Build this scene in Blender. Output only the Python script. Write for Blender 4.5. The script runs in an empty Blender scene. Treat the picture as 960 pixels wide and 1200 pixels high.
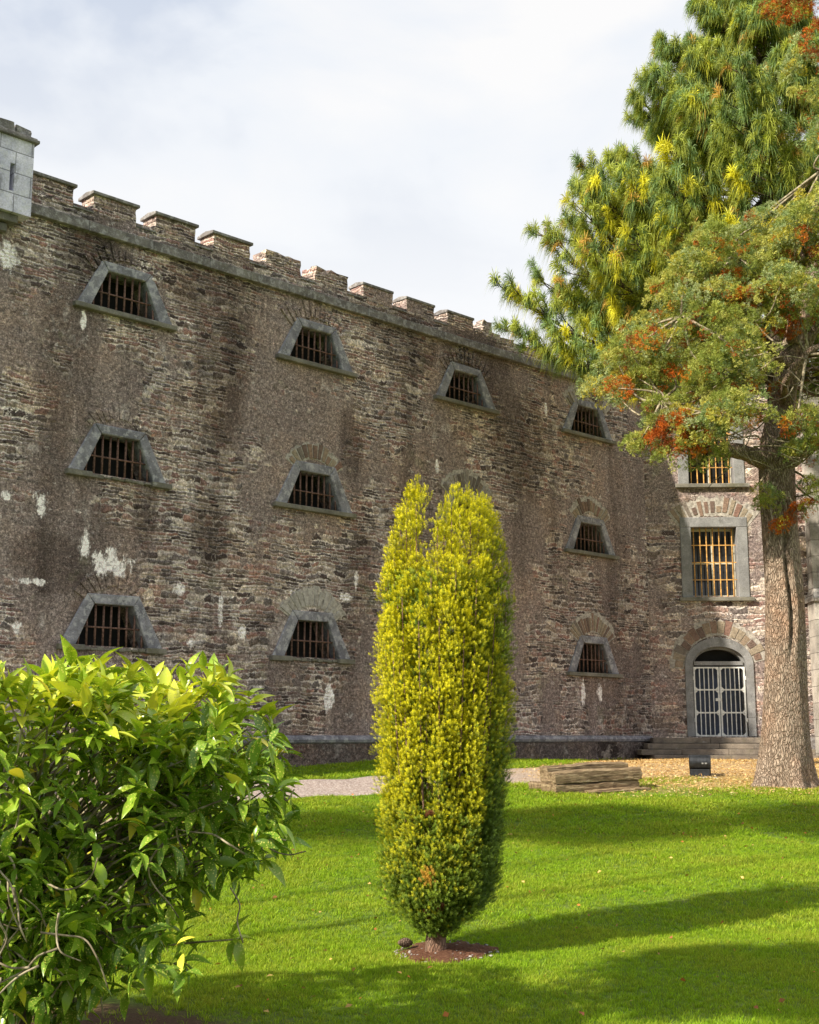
import bpy, bmesh, math, random
import numpy as np
from mathutils import Vector, Matrix
R = math.radians
S = bpy.context.scene
COL = S.collection

# ------------------------------------------------------------------ camera
cam_d = bpy.data.cameras.new('camera'); cam = bpy.data.objects.new('camera', cam_d); COL.objects.link(cam)
PITCH = 0.17357
cam.location = (0, 0, 0); cam.rotation_euler = (math.pi/2 + PITCH, 0, 0)
cam_d.sensor_fit = 'VERTICAL'; cam_d.sensor_height = 36; cam_d.lens = 36*1500/1200
cam_d.clip_start = .05; cam_d.clip_end = 3000
S.camera = cam
# ------------------------------------------------------------------ sun, sky, exposure
SUN_EL, SUN_AZ = 36, 54           # azimuth measured from straight behind the camera towards the left
sdir = Vector((-math.sin(R(SUN_AZ))*math.cos(R(SUN_EL)), -math.cos(R(SUN_AZ))*math.cos(R(SUN_EL)), math.sin(R(SUN_EL))))
sd = bpy.data.lights.new('sun', 'SUN'); sd.energy = 4.8; sd.angle = R(.9); sd.color = (1, .9, .74)
sun = bpy.data.objects.new('sun', sd); COL.objects.link(sun)
sun.rotation_euler = sdir.to_track_quat('Z', 'Y').to_euler()
S.view_settings.view_transform = 'Standard'; S.view_settings.look = 'None'
S.view_settings.exposure = .78; S.view_settings.gamma = 1; S.view_settings.use_curve_mapping = False
W = bpy.data.worlds.new('World'); S.world = W; W.use_nodes = True
def world():
    nt = W.node_tree; N = nt.nodes; L = nt.links; N.clear()
    out = N.new('ShaderNodeOutputWorld'); bg = N.new('ShaderNodeBackground')
    sky = N.new('ShaderNodeTexSky'); sky.sky_type = 'NISHITA'; sky.sun_disc = False
    sky.sun_elevation = R(SUN_EL); sky.sun_rotation = math.atan2(sdir.x, sdir.y)
    tc = N.new('ShaderNodeTexCoord')
    mp = N.new('ShaderNodeMapping'); mp.inputs['Scale'].default_value = (2.2, 2.2, 4.6); mp.inputs['Location'].default_value = (.35, .1, .4)
    L.new(tc.outputs['Generated'], mp.inputs[0])
    nz = N.new('ShaderNodeTexNoise'); nz.inputs['Scale'].default_value = 1.7; nz.inputs['Detail'].default_value = 7; nz.inputs['Roughness'].default_value = .5
    nz.inputs['Distortion'].default_value = .3
    L.new(mp.outputs[0], nz.inputs['Vector'])
    cr = N.new('ShaderNodeValToRGB'); e = cr.color_ramp.elements
    e[0].position = .36; e[0].color = (.53, .58, .67, 1); e[1].position = .60; e[1].color = (.81, .80, .79, 1)
    m2 = cr.color_ramp.elements.new(.46); m2.color = (.70, .73, .775, 1)
    L.new(nz.outputs['Fac'], cr.inputs[0])
    # brighter towards the horizon (thin cloud veil)
    sx = N.new('ShaderNodeSeparateXYZ'); L.new(tc.outputs['Generated'], sx.inputs[0])
    mr = N.new('ShaderNodeMapRange'); mr.inputs[1].default_value = .30; mr.inputs[2].default_value = .52; mr.inputs[3].default_value = 0; mr.inputs[4].default_value = 1
    L.new(sx.outputs['Z'], mr.inputs[0])
    veil = N.new('ShaderNodeMix'); veil.data_type = 'RGBA'; veil.inputs[6].default_value = (.80, .80, .80, 1)
    L.new(mr.outputs[0], veil.inputs[0]); L.new(cr.outputs[0], veil.inputs[7])
    sc = N.new('ShaderNodeMix'); sc.data_type = 'RGBA'; sc.blend_type = 'MULTIPLY'; sc.inputs[0].default_value = 1
    k = 7.45; sc.inputs[7].default_value = (k, k, k, 1); L.new(veil.outputs[2], sc.inputs[6])
    mx = N.new('ShaderNodeMix'); mx.data_type = 'RGBA'; mx.inputs[0].default_value = .93
    L.new(sky.outputs[0], mx.inputs[6]); L.new(sc.outputs[2], mx.inputs[7])
    L.new(mx.outputs[2], bg.inputs[0]); bg.inputs[1].default_value = .10
    L.new(bg.outputs[0], out.inputs[0])
world()
S.cycles.max_bounces = 5; S.cycles.diffuse_bounces = 3; S.cycles.glossy_bounces = 2; S.cycles.transmission_bounces = 4
S.cycles.caustics_reflective = False; S.cycles.caustics_refractive = False

rng = np.random.default_rng(7); random.seed(7)
# ------------------------------------------------------------------ helpers
cP, sP = math.cos(PITCH), math.sin(PITCH)
def at(px, py, Y):
    """photo pixel + distance forward -> world point"""
    u = (px-480)/1500; v = (600-py)/1500
    t = Y/(cP - v*sP)
    return Vector((u*t, Y, (sP + v*cP)*t))
GY = [-60, 0, 7.5, 9.7, 12, 14, 17, 20, 22, 25, 31, 40, 3000]; GZ = [-1.65, -1.65, -1.6, -1.55, -1.42, -1.29, -1.06, -.8, -.655, -.5, -.555, -.6, -.6]
def gz(Y): return np.interp(Y, GY, GZ)
def onground(px, py):
    u = (px-480)/1500; v = (600-py)/1500; a = -(sP+v*cP)/(cP-v*sP)
    ys = np.linspace(5, 40, 3501); i = np.argmin(np.abs(-gz(ys)/ys - a)); Y = float(ys[i])
    return Vector((u*Y/(cP-v*sP), Y, float(gz(Y))))

def link(name, me, mat=None, parent=None, loc=None, smooth=False):
    o = bpy.data.objects.new(name, me); COL.objects.link(o)
    if mat is not None:
        for m in (mat if isinstance(mat, (list, tuple)) else [mat]): me.materials.append(m)
    if parent is not None: o.parent = parent
    if loc is not None: o.location = loc
    if smooth: me.polygons.foreach_set('use_smooth', [True]*len(me.polygons))
    return o
def tag(o, label=None, cat=None, group=None, kind=None):
    if label: o['label'] = label
    if cat: o['category'] = cat
    if group: o['group'] = group
    if kind: o['kind'] = kind
    return o
def thing(name, loc, label, cat, group=None, rz=0):
    o = bpy.data.objects.new(name, None); COL.objects.link(o); o.location = loc; o.rotation_euler = (0, 0, rz)
    return tag(o, label, cat, group)

class MB:
    """collects polygons; builds one mesh"""
    def __init__(s): s.v = []; s.f = []
    def poly(s, pts): n = len(s.v); s.v += [tuple(p) for p in pts]; s.f.append(tuple(range(n, n+len(pts))))
    def add(s, vs, fs): n = len(s.v); s.v += [tuple(p) for p in vs]; s.f += [tuple(i+n for i in f) for f in fs]
    def box(s, x0, x1, y0, y1, z0, z1, M=None):
        vs = [Vector((x, y, z)) for x in (x0, x1) for y in (y0, y1) for z in (z0, z1)]
        if M is not None: vs = [M @ p for p in vs]
        s.add(vs, [(0, 1, 3, 2), (4, 6, 7, 5), (0, 4, 5, 1), (2, 3, 7, 6), (0, 2, 6, 4), (1, 5, 7, 3)])
    def prism(s, pts, y0, y1, taper=None):
        """polygon in x,z extruded from y0 to y1"""
        n = len(pts); vs = [(p[0], y0, p[1]) for p in pts] + [(p[0], y1, p[1]) for p in pts]
        fs = [tuple(range(n)), tuple(range(2*n-1, n-1, -1))] + [(i, i+n, (i+1) % n+n, (i+1) % n) for i in range(n)]
        s.add(vs, fs)
    def tube(s, pts, rad, n=7, cap=True):
        V, F = tube_arrays(pts, rad, n, cap); s.add(V, F)
    def build(s, name, mat, parent=None, loc=None, smooth=False, bevel=0):
        me = bpy.data.meshes.new(name); me.from_pydata(s.v, [], s.f); 
        bm = bmesh.new(); bm.from_mesh(me); bmesh.ops.recalc_face_normals(bm, faces=bm.faces); bm.to_mesh(me); bm.free()
        o = link(name, me, mat, parent, loc, smooth)
        if bevel:
            b = o.modifiers.new('bevel', 'BEVEL'); b.width = bevel; b.segments = 2; b.limit_method = 'ANGLE'; b.angle_limit = R(40)
        return o
def tube_arrays(pts, rad, n=7, cap=True):
    pts = [Vector(p) for p in pts]; V = []; F = []
    t = (pts[1]-pts[0]).normalized(); a = t.orthogonal().normalized()
    for i, p in enumerate(pts):
        t = (pts[min(i+1, len(pts)-1)]-pts[max(i-1, 0)]).normalized()
        a = (a-t*a.dot(t)).normalized(); b = t.cross(a)
        for k in range(n):
            w = 2*math.pi*k/n; V.append(p+(a*math.cos(w)+b*math.sin(w))*rad[i])
    for i in range(len(pts)-1):
        for k in range(n):
            F.append((i*n+k, i*n+(k+1) % n, (i+1)*n+(k+1) % n, (i+1)*n+k))
    if cap: F.append(tuple(range(n-1, -1, -1))); F.append(tuple(range((len(pts)-1)*n, len(pts)*n)))
    return V, F
def spline(ctrl, m):
    """catmull-rom through control points"""
    c = [Vector(p) for p in ctrl]; c = [c[0]*2-c[1]]+c+[c[-1]*2-c[-2]]; out = []
    for i in range(1, len(c)-2):
        for k in range(m):
            t = k/m; p0, p1, p2, p3 = c[i-1:i+3]
            out.append(.5*((2*p1)+(p2-p0)*t+(2*p0-5*p1+4*p2-p3)*t*t+(3*p1-p0-3*p2+p3)*t**3))
    out.append(c[-2]); return out

# foliage: numpy scatter of a template ------------------------------------------------
def frames(d, roll=None):
    d = d/np.linalg.norm(d, axis=1, keepdims=True)
    up = np.where(np.abs(d[:, 2:3]) > .97, np.array([[1., 0, 0]]), np.array([[0, 0, 1.]]))
    x = np.cross(d, up); x /= np.linalg.norm(x, axis=1, keepdims=True); z = np.cross(x, d)
    if roll is not None:
        c, s = np.cos(roll)[:, None], np.sin(roll)[:, None]; x, z = x*c+z*s, z*c-x*s
    return np.stack([x, d, z], axis=2)      # columns: side, forward, up
def scatter(tv, P, D, sc, roll=None):
    """tv (K,3) template verts with +Y forward -> (N*K,3)"""
    M = frames(D, roll); sc = np.asarray(sc)
    if sc.ndim == 1: sc = sc[:, None]
    return (np.einsum('nij,kj->nki', M, tv)*sc[:, None, :1] + P[:, None, :]).reshape(-1, 3)
def fmesh(name, V, F, mat, parent=None, C=None, loc=None):
    """V (n,3), F (m,k) int array of equal polygons"""
    me = bpy.data.meshes.new(name); V = np.ascontiguousarray(V, dtype=np.float32); F = np.ascontiguousarray(F, dtype=np.int32)
    me.vertices.add(len(V)); me.vertices.foreach_set('co', V.ravel())
    m, k = F.shape
    me.loops.add(m*k); me.loops.foreach_set('vertex_index', F.ravel())
    me.polygons.add(m); me.polygons.foreach_set('loop_start', np.arange(m, dtype=np.int32)*k)
    try: me.polygons.foreach_set('loop_total', np.full(m, k, dtype=np.int32))
    except Exception: pass
    me.update(calc_edges=True)
    if C is not None:
        a = me.color_attributes.new('Col', 'FLOAT_COLOR', 'POINT')
        C4 = np.ones((len(V), 4), dtype=np.float32); C4[:, :3] = C; a.data.foreach_set('color', C4.ravel())
    return link(name, me, mat, parent, loc)
def tile(F, N, K): return (F[None]+(np.arange(N)*K)[:, None, None]).reshape(-1, F.shape[1])

# node helper --------------------------------------------------------------------------
class G:
    def __init__(s, name):
        s.m = bpy.data.materials.new(name); s.m.use_nodes = True; s.t = s.m.node_tree; s.t.nodes.clear()
        s.out = s.t.nodes.new('ShaderNodeOutputMaterial'); s.b = s.t.nodes.new('ShaderNodeBsdfPrincipled')
        s.t.links.new(s.b.outputs[0], s.out.inputs[0]); s.b.inputs['Roughness'].default_value = .85
        s.b.inputs['Specular IOR Level'].default_value = .25
    def n(s, t, **k):
        x = s.t.nodes.new('ShaderNode'+t)
        for a, v in k.items(): setattr(x, a, v)
        return x
    def put(s, sock, v):
        if isinstance(v, bpy.types.NodeSocket): s.t.links.new(v, sock)
        elif isinstance(v, (tuple, list)) and len(v) == 3 and sock.type == 'RGBA': sock.default_value = (*v, 1)
        else: sock.default_value = v
    def obj(s): 
        if not hasattr(s, '_tc'): s._tc = s.n('TexCoord')
        return s._tc.outputs['Object']
    def mul(s, v, sc, loc=(0, 0, 0)):
        x = s.n('Mapping'); s.put(x.inputs[0], v); x.inputs['Scale'].default_value = sc; x.inputs['Location'].default_value = loc; return x.outputs[0]
    def noise(s, v, scale, detail=4, rough=.55, dist=0, col=False):
        x = s.n('TexNoise'); s.put(x.inputs['Vector'], v); x.inputs['Scale'].default_value = scale; x.inputs['Detail'].default_value = detail
        x.inputs['Roughness'].default_value = rough; x.inputs['Distortion'].default_value = dist
        return x.outputs['Color' if col else 'Fac']
    def vor(s, v, scale, feat='F1', out='Distance', rnd=1):
        x = s.n('TexVoronoi', feature=feat); s.put(x.inputs['Vector'], v); x.inputs['Scale'].default_value = scale; x.inputs['Randomness'].default_value = rnd
        return x.outputs[out]
    def math(s, op, a, b=0, c=None, clamp=False):
        x = s.n('Math', operation=op, use_clamp=clamp); s.put(x.inputs[0], a); s.put(x.inputs[1], b)
        if c is not None: s.put(x.inputs[2], c)
        return x.outputs[0]
    def vm(s, op, a, b):
        x = s.n('VectorMath', operation=op); s.put(x.inputs[0], a); s.put(x.inputs[1], b); return x.outputs['Value' if op in ('LENGTH', 'DISTANCE', 'DOT_PRODUCT') else 'Vector']
    def rng(s, v, a, b, c=0, d=1, smooth=True):
        x = s.n('MapRange', clamp=True); x.interpolation_type = 'SMOOTHSTEP' if smooth else 'LINEAR'
        s.put(x.inputs[0], v); x.inputs[1].default_value = a; x.inputs[2].default_value = b; x.inputs[3].default_value = c; x.inputs[4].default_value = d
        return x.outputs[0]
    def ramp(s, v, stops, const=False):
        x = s.n('ValToRGB'); s.put(x.inputs[0], v); e = x.color_ramp.elements
        if const: x.color_ramp.interpolation = 'CONSTANT'
        while len(e) < len(stops): e.new(.5)
        for i, (p, c) in enumerate(stops): e[i].position = p; e[i].color = (*c, 1)
        return x.outputs[0]
    def mix(s, f, a, b, mode='MIX'):
        x = s.n('Mix', data_type='RGBA', blend_type=mode); s.put(x.inputs[0], f); s.put(x.inputs[6], a); s.put(x.inputs[7], b); return x.outputs[2]
    def base(s, c): s.put(s.b.inputs['Base Color'], c)
    def bump(s, h, dist=.02, strength=1, nrm=None):
        x = s.n('Bump'); s.put(x.inputs['Height'], h); x.inputs['Distance'].default_value = dist; x.inputs['Strength'].default_value = strength
        if nrm: s.put(x.inputs['Normal'], nrm)
        s.t.links.new(x.outputs[0], s.b.inputs['Normal']); return x.outputs[0]

# ------------------------------------------------------------------ materials
C0 = Vector((5.98865, 32.0, 0)); dW = Vector((.71534, .69877, 0)); nW = Vector((.69877, -.71534, 0))
def wall_uv(px, py):
    u = (px-480)/1500; v = (600-py)/1500; r = Vector((u, cP-v*sP, sP+v*cP))
    t = (C0.x*nW.x+C0.y*nW.y)/(r.x*nW.x+r.y*nW.y); p = r*t
    return (p-C0).dot(dW), p.z

def mat_rubble(name, spots_w=(), spots_d=(), sx=4.8, sz=12.5, render_amt=.5, tone=1., warm=0., streaks=True, seed=0., sat=.74):
    g = G(name); P = g.obj()
    # irregular courses: every row has its own stone length, every stone its own colour
    sp0 = g.n('SeparateXYZ'); g.put(sp0.inputs[0], P)
    w1 = g.noise(P, 1.1, 2, .5); w2 = g.noise(P, 7, 3, .6); w3 = g.noise(g.mul(P, (1, 1, 1), (7, 7, 7)), 9, 3, .6)
    zz = g.math('ADD', g.math('MULTIPLY', g.math('ADD', sp0.outputs[2], g.math('MULTIPLY', g.math('SINE', g.math('MULTIPLY', sp0.outputs[2], 9.1)), .05)), sz), g.math('ADD', g.math('MULTIPLY', w1, 2.6), g.math('ADD', g.math('MULTIPLY', w2, 1.1), g.math('MULTIPLY', w3, .7))))
    row = g.math('FLOOR', zz); fz = g.math('FRACT', zz)
    wn = g.n('TexWhiteNoise', noise_dimensions='1D'); g.put(wn.inputs['W'], row); rw = wn.outputs['Value']
    xm = g.math('ADD', sp0.outputs[0], sp0.outputs[1])
    xx = g.math('ADD', g.math('MULTIPLY', g.math('MULTIPLY', xm, sx), g.math('ADD', g.math('MULTIPLY', rw, .9), .55)), g.math('ADD', g.math('MULTIPLY', rw, 37), g.math('MULTIPLY', w3, 2.0)))
    colm = g.math('FLOOR', xx); fx = g.math('FRACT', xx)
    cv = g.n('CombineXYZ'); g.put(cv.inputs[0], colm); g.put(cv.inputs[1], row); cv.inputs[2].default_value = seed
    wn2 = g.n('TexWhiteNoise', noise_dimensions='3D'); g.put(wn2.inputs['Vector'], cv.outputs[0])
    sep = g.n('SeparateColor'); g.put(sep.inputs[0], wn2.outputs['Color'])
    ez = g.math('MULTIPLY', g.math('MINIMUM', fz, g.math('SUBTRACT', 1, fz)), 9./sz)
    ex = g.math('MULTIPLY', g.math('MINIMUM', fx, g.math('SUBTRACT', 1, fx)), 9./sx)
    sm = g.n('Math', operation='SMOOTH_MIN'); g.put(sm.inputs[0], ez); g.put(sm.inputs[1], ex); sm.inputs[2].default_value = .16
    edge = g.math('ADD', sm.outputs[0], g.math('MULTIPLY', g.math('SUBTRACT', sep.outputs[2], .5), .06))
    stone = g.ramp(sep.outputs[0], [(0, (.055, .038, .034)), (.12, (.16, .085, .07)), (.25, (.115, .085, .066)), (.38, (.22, .165, .125)), (.5, (.14, .115, .105)), (.6, (.28, .235, .19)),
                                    (.7, (.09, .075, .07)), (.8, (.21, .13, .10)), (.9, (.36, .31, .25)), (.96, (.22, .105, .07))], True)
    n_f = g.noise(P, 28, 5, .7); n_m = g.noise(P, 6, 4, .6)
    stone = g.mix(1, stone, g.ramp(n_f, [(.25, (.45, .45, .45)), (.75, (1.5, 1.5, 1.5))]), 'MULTIPLY')
    # pale lime mortar, worn away in places
    mw = g.math('MULTIPLY', g.rng(n_m, .35, .7), .13); mask_m = g.rng(g.math('SUBTRACT', edge, mw), .0, .06, 1, 0)
    mort = g.mix(g.rng(n_f, .3, .7), (.24, .21, .19), (.62, .57, .52))
    c = g.mix(g.math('MULTIPLY', mask_m, g.rng(g.noise(P, .8, 4, .6), .35, .62, .35, .95)), stone, mort)
    # roughcast render left on the wall
    big = g.noise(g.mul(P, (1, 1, .75), (3.1+seed, 0, 1.7)), .42, 6, .62)
    speck = g.noise(P, 34, 6, .75)
    rcol = g.ramp(speck, [(.32, (.045, .034, .033)), (.45, (.135, .105, .10)), (.56, (.215, .172, .160)), (.68, (.52, .46, .43))])
    rcol = g.mix(g.rng(n_m, .3, .7), rcol, g.mix(1, rcol, (.80, .74, .70), 'MULTIPLY'))
    th = .56-.12*render_amt
    rm = g.math('MULTIPLY', g.rng(g.math('ADD', big, g.math('MULTIPLY', g.math('SUBTRACT', n_m, .5), .22)), th, th+.05), .9)
    c = g.mix(rm, c, rcol)
    # tint variation in large patches
    hue = g.noise(g.mul(P, (1, 1, 1), (9, 2, 5)), .9, 4, .6)
    c = g.mix(1, c, g.ramp(hue, [(.3, (.84, .82, .86)), (.5, (1.0, .98, .97)), (.7, (1.2, 1.05, .88))]), 'MULTIPLY')
    # dark weather streaks running down
    if streaks:
        st = g.noise(g.mul(P, (1, 1, .16), (4+seed, 0, .4)), .62, 5, .6, .4)
        c = g.mix(g.math('MULTIPLY', g.rng(st, .47, .62), .66), c, g.mix(1, c, (.38, .35, .33), 'MULTIPLY'))
    grn = g.noise(P, 1.3, 5, .65)
    c = g.mix(g.math('MULTIPLY', g.rng(grn, .60, .68), .3), c, (.12, .14, .06))
    # pale grey lichen blotches
    li = g.noise(g.mul(P, (1, 1, 1.2), (2, 8, 3)), 3.6, 7, .7)
    c = g.mix(g.math('MULTIPLY', g.rng(li, .63, .67), .55), c, (.44, .42, .40))
    pl = g.noise(g.mul(P, (1, 1, .55), (6, 2, 8)), 1.5, 8, .72); c = g.mix(g.math('MULTIPLY', g.rng(pl, .56, .66), .38), c, (.40, .38, .36))
    dk = g.noise(g.mul(P, (1, 1, 1.6), (7, 3, 1)), 5.2, 7, .7)
    c = g.mix(g.math('MULTIPLY', g.rng(dk, .57, .66), .6), c, (.04, .03, .026))
    sx_ = g.n('SeparateXYZ'); g.put(sx_.inputs[0], P)
    def spot(px, pz, ax, az):
        a = g.math('POWER', g.math('ABSOLUTE', g.math('DIVIDE', g.math('SUBTRACT', sx_.outputs[0], px), ax)), 2)
        b = g.math('POWER', g.math('ABSOLUTE', g.math('DIVIDE', g.math('SUBTRACT', sx_.outputs[2], pz), az)), 2)
        return g.math('SUBTRACT', 1, g.math('ADD', a, b), clamp=True)
    if spots_d:
        m = 0
        for p in spots_d: m = g.math('MAXIMUM', spot(*p), m)
        m = g.rng(g.math('ADD', m, g.math('MULTIPLY', g.math('SUBTRACT', g.noise(g.mul(P, (1, 1, .35)), 2.2, 6, .65), .5), 1.3)), .25, .75)
        c = g.mix(g.math('MULTIPLY', m, .68), c, g.mix(1, c, (.36, .31, .28), 'MULTIPLY'))
    if spots_w:
        m = 0
        for p in spots_w: m = g.math('MAXIMUM', spot(*p[:4]), m)
        m = g.rng(g.math('ADD', m, g.math('MULTIPLY', g.math('SUBTRACT', g.noise(g.mul(P, (1, 1, .6)), 5.5, 8, .75), .5), 2.6)), .62, .9)
        c = g.mix(g.math('MULTIPLY', m, .85), c, (.62, .60, .60))
    gr = g.noise(P, 15, 9, .82)
    c = g.mix(1, c, g.ramp(gr, [(.34, (.22, .21, .21)), (.5, (.98, .98, .98)), (.64, (2.3, 2.28, 2.25))]), 'MULTIPLY')
    sk = g.noise(g.mul(P, (1, 1, 1.5), (3, 1, 4)), 21, 6, .75)
    c = g.mix(g.math('MULTIPLY', g.rng(sk, .60, .66), .65), c, (.55, .51, .48))
    if warm: c = g.mix(warm, c, g.mix(1, c, (1.5, 1.15, .8), 'MULTIPLY'))
    hs = g.n('HueSaturation'); hs.inputs['Saturation'].default_value = sat; hs.inputs['Value'].default_value = 1; g.put(hs.inputs['Color'], c); c = hs.outputs[0]
    c = g.mix(1, c, (tone*.99, tone*.96, tone*.965), 'MULTIPLY')
    g.base(c)
    h = g.math('ADD', g.math('MULTIPLY', g.rng(edge, 0, .30), g.math('SUBTRACT', 1, rm)), g.math('MULTIPLY', speck, .9))
    h = g.math('ADD', h, g.math('MULTIPLY', sep.outputs[1], .5))
    g.bump(h, .015, 1)
    return g.m
spw = []
for (x, y, a, b) in [(48, 590, 17, 24), (128, 660, 45, 26), (100, 640, 14, 30), (258, 712, 6, 38), (208, 690, 12, 16), (8, 580, 10, 12), (36, 681, 34, 7), (417, 682, 5, 20), (224, 752, 10, 10),
                     (386, 815, 9, 42), (683, 812, 5, 26), (703, 812, 5, 20), (358, 696, 34, 9), (20, 735, 14, 12), (10, 300, 22, 30), (405, 700, 14, 10), (98, 375, 6, 18), (640, 480, 3, 14), (512, 548, 4, 14), (284, 742, 10, 12)]:
    s0, z0 = wall_uv(x, y); s1, _ = wall_uv(x+a, y); _, z1 = wall_uv(x, y-b); spw.append((s0, z0, abs(s1-s0), abs(z1-z0)))
spd = []
for (x, y, a, b) in [(258, 430, 45, 150), (235, 330, 60, 60), (610, 520, 45, 90), (480, 400, 50, 60), (110, 300, 60, 40), (170, 600, 20, 60), (250, 620, 30, 60), (560, 430, 60, 70), (60, 660, 60, 50), (410, 520, 20, 60)]:
    s0, z0 = wall_uv(x, y); s1, _ = wall_uv(x+a, y); _, z1 = wall_uv(x, y-b); spd.append((s0, z0, abs(s1-s0), abs(z1-z0)))
M_WALL = mat_rubble('rubble_wall', spw, spd, tone=1.72, render_amt=.62)
M_DOORWALL = mat_rubble('rubble_door_wall', (), (), sx=2.6, sz=8.5, render_amt=.3, tone=1.75, streaks=False, seed=5.)
M_PARAPET = mat_rubble('parapet_stone', (), (), sx=4, sz=13, render_amt=.25, tone=1.6, warm=.15, streaks=False, seed=2.)
def mat_dressed(name, a, b, scale=3., moss=.3, joints=None, rough=.8, white=0.):
    g = G(name); P = g.obj(); n1 = g.noise(P, scale, 6, .6); n2 = g.noise(P, 45, 4, .7)
    c = g.mix(g.rng(n1, .3, .7), a, b)
    c = g.mix(1, c, g.ramp(n2, [(.2, (.6, .6, .6)), (.8, (1.4, 1.4, 1.4))]), 'MULTIPLY')
    c = g.mix(g.math('MULTIPLY', g.rng(g.noise(P, 2.4, 6, .7), .5, .66), moss), c, (.13, .125, .07))
    c = g.mix(g.math('MULTIPLY', g.rng(g.noise(g.mul(P, (1, 1, 1.5), (5, 5, 5)), 6, 7, .7), .6, .68), .5), c, (.48, .48, .47))
    c = g.mix(g.math('MULTIPLY', g.rng(g.noise(g.mul(P, (1, 1, .5), (1, 5, 9)), 4, 6, .7), .55, .68), .5), c, (.07, .065, .065))
    if white: c = g.mix(g.math('MULTIPLY', g.rng(g.noise(g.mul(P, (1, 1, 1), (11, 5, 9)), 9, 6, .7), .5, .6), white), c, (.62, .62, .64))
    h = n2
    if joints:
        Q = g.n('TexBrick'); sp = g.n('SeparateXYZ'); g.put(sp.inputs[0], P); cb = g.n('CombineXYZ'); g.put(cb.inputs[0], sp.outputs[0]); g.put(cb.inputs[1], sp.outputs[2])
        g.put(Q.inputs['Vector'], cb.outputs[0]); Q.inputs['Scale'].default_value = 1; Q.inputs['Brick Width'].default_value = joints[0]; Q.inputs['Row Height'].default_value = joints[1]
        Q.inputs['Mortar Size'].default_value = .008; Q.inputs['Color1'].default_value = (.8, .8, .8, 1); Q.inputs['Color2'].default_value = (1.2, 1.2, 1.2, 1); Q.inputs['Mortar'].default_value = (.45, .45, .45, 1)
        c = g.mix(1, c, Q.outputs[0], 'MULTIPLY'); h = g.math('SUBTRACT', g.math('MULTIPLY', n2, .5), Q.outputs['Fac'])
    g.base(c); g.bump(h, .008, .8); g.b.inputs['Roughness'].default_value = rough
    return g.m
M_LIME = mat_dressed('grey_limestone', (.15, .15, .18), (.30, .295, .34), moss=.15, white=.45)
M_SILL = mat_dressed('weathered_sill', (.13, .125, .11), (.25, .235, .20), moss=.6)
M_STRING = mat_dressed('string_course_stone', (.12, .11, .11), (.24, .225, .215), moss=.3, white=.3)
M_ASHLAR = mat_dressed('pale_ashlar', (.44, .44, .56), (.72, .70, .84), moss=0, white=.4, joints=(.55, .36))
M_BUTT = mat_dressed('buttress_ashlar', (.26, .24, .22), (.42, .39, .35), moss=.3, joints=(.6, .4))
M_STEP = mat_dressed('worn_step_stone', (.15, .125, .105), (.28, .235, .19), moss=.35)
M_FRAME = mat_dressed('door_limestone', (.20, .20, .205), (.31, .31, .315), moss=.1)
M_MORTAR = mat_dressed('pale_lime_mortar', (.26, .235, .21), (.56, .52, .47), scale=14, moss=.2)
M_BED = mat_dressed('old_mortar', (.26, .235, .215), (.58, .54, .49), scale=16, moss=.2)
M_BED2 = mat_dressed('limewashed_stone', (.30, .28, .26), (.52, .49, .46), scale=10, moss=.2)
def mat_vouss(name, cols):
    g = G(name); P = g.obj(); i = g.n('NewGeometry').outputs['Random Per Island']
    c = g.ramp(i, cols, True); n = g.noise(P, 22, 5, .7)
    c = g.mix(1, c, g.ramp(n, [(.25, (.5, .5, .5)), (.75, (1.5, 1.5, 1.5))]), 'MULTIPLY')
    g.base(c); g.bump(n, .02, 1); return g.m
M_VOUS = mat_vouss('voussoirs', [(0, (.21, .14, .11)), (.2, (.30, .23, .17)), (.35, (.17, .12, .10)), (.5, (.27, .185, .14)), (.65, (.32, .265, .20)), (.8, (.20, .17, .145)), (.9, (.25, .15, .12))])
M_VOUSG = mat_vouss('grey_voussoirs', [(0, (.20, .175, .16)), (.3, (.30, .265, .24)), (.5, (.15, .125, .11)), (.7, (.36, .33, .31)), (.85, (.23, .18, .15))])
def mat_simple(name, col, rough=.6, metal=0, nz=.3, scale=30, spec=.4, col2=None, bump=.002):
    g = G(name); P = g.obj(); n = g.noise(P, scale, 5, .65)
    c = g.mix(g.rng(n, .4, .65), tuple(x*(1-nz) for x in col), col2 or tuple(min(1, x*(1+nz)) for x in col))
    g.base(c); g.b.inputs['Roughness'].default_value = rough; g.b.inputs['Metallic'].default_value = metal; g.b.inputs['Specular IOR Level'].default_value = spec
    if bump: g.bump(n, bump, .6)
    return g.m
M_RUST = mat_simple('rusty_iron', (.17, .095, .075), .8, 0, .45, 24)
M_RUSTO = mat_simple('orange_rusty_iron', (.62, .34, .10), .75, 0, .35, 16)
M_DARK = mat_simple('dark_interior', (.012, .011, .011), .9, 0, .2, 3, bump=0)
M_GATE = mat_simple('white_gate_paint', (.80, .80, .78), .5, 0, .12, 14)
M_NAVY = mat_simple('navy_door_paint', (.045, .060, .11), .4, 0, .25, 5)
M_SASH = mat_simple('cream_window_paint', (.62, .58, .46), .5, 0, .1, 20)
M_BLACK = mat_simple('black_lamp_metal', (.025, .028, .034), .42, .3, .3, 12, .5)
M_CONC = mat_simple('concrete', (.36, .33, .28), .9, 0, .2, 20)
def mat_glass():
    g = G('dark_window_glass'); n = g.noise(g.obj(), 1.2, 2); g.base(g.mix(n, (.012, .013, .015), (.03, .032, .034))); g.b.inputs['Roughness'].default_value = .08
    g.b.inputs['Specular IOR Level'].default_value = .6; g.bump(n, .01, .5); return g.m
M_GLASS = mat_glass()
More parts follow.
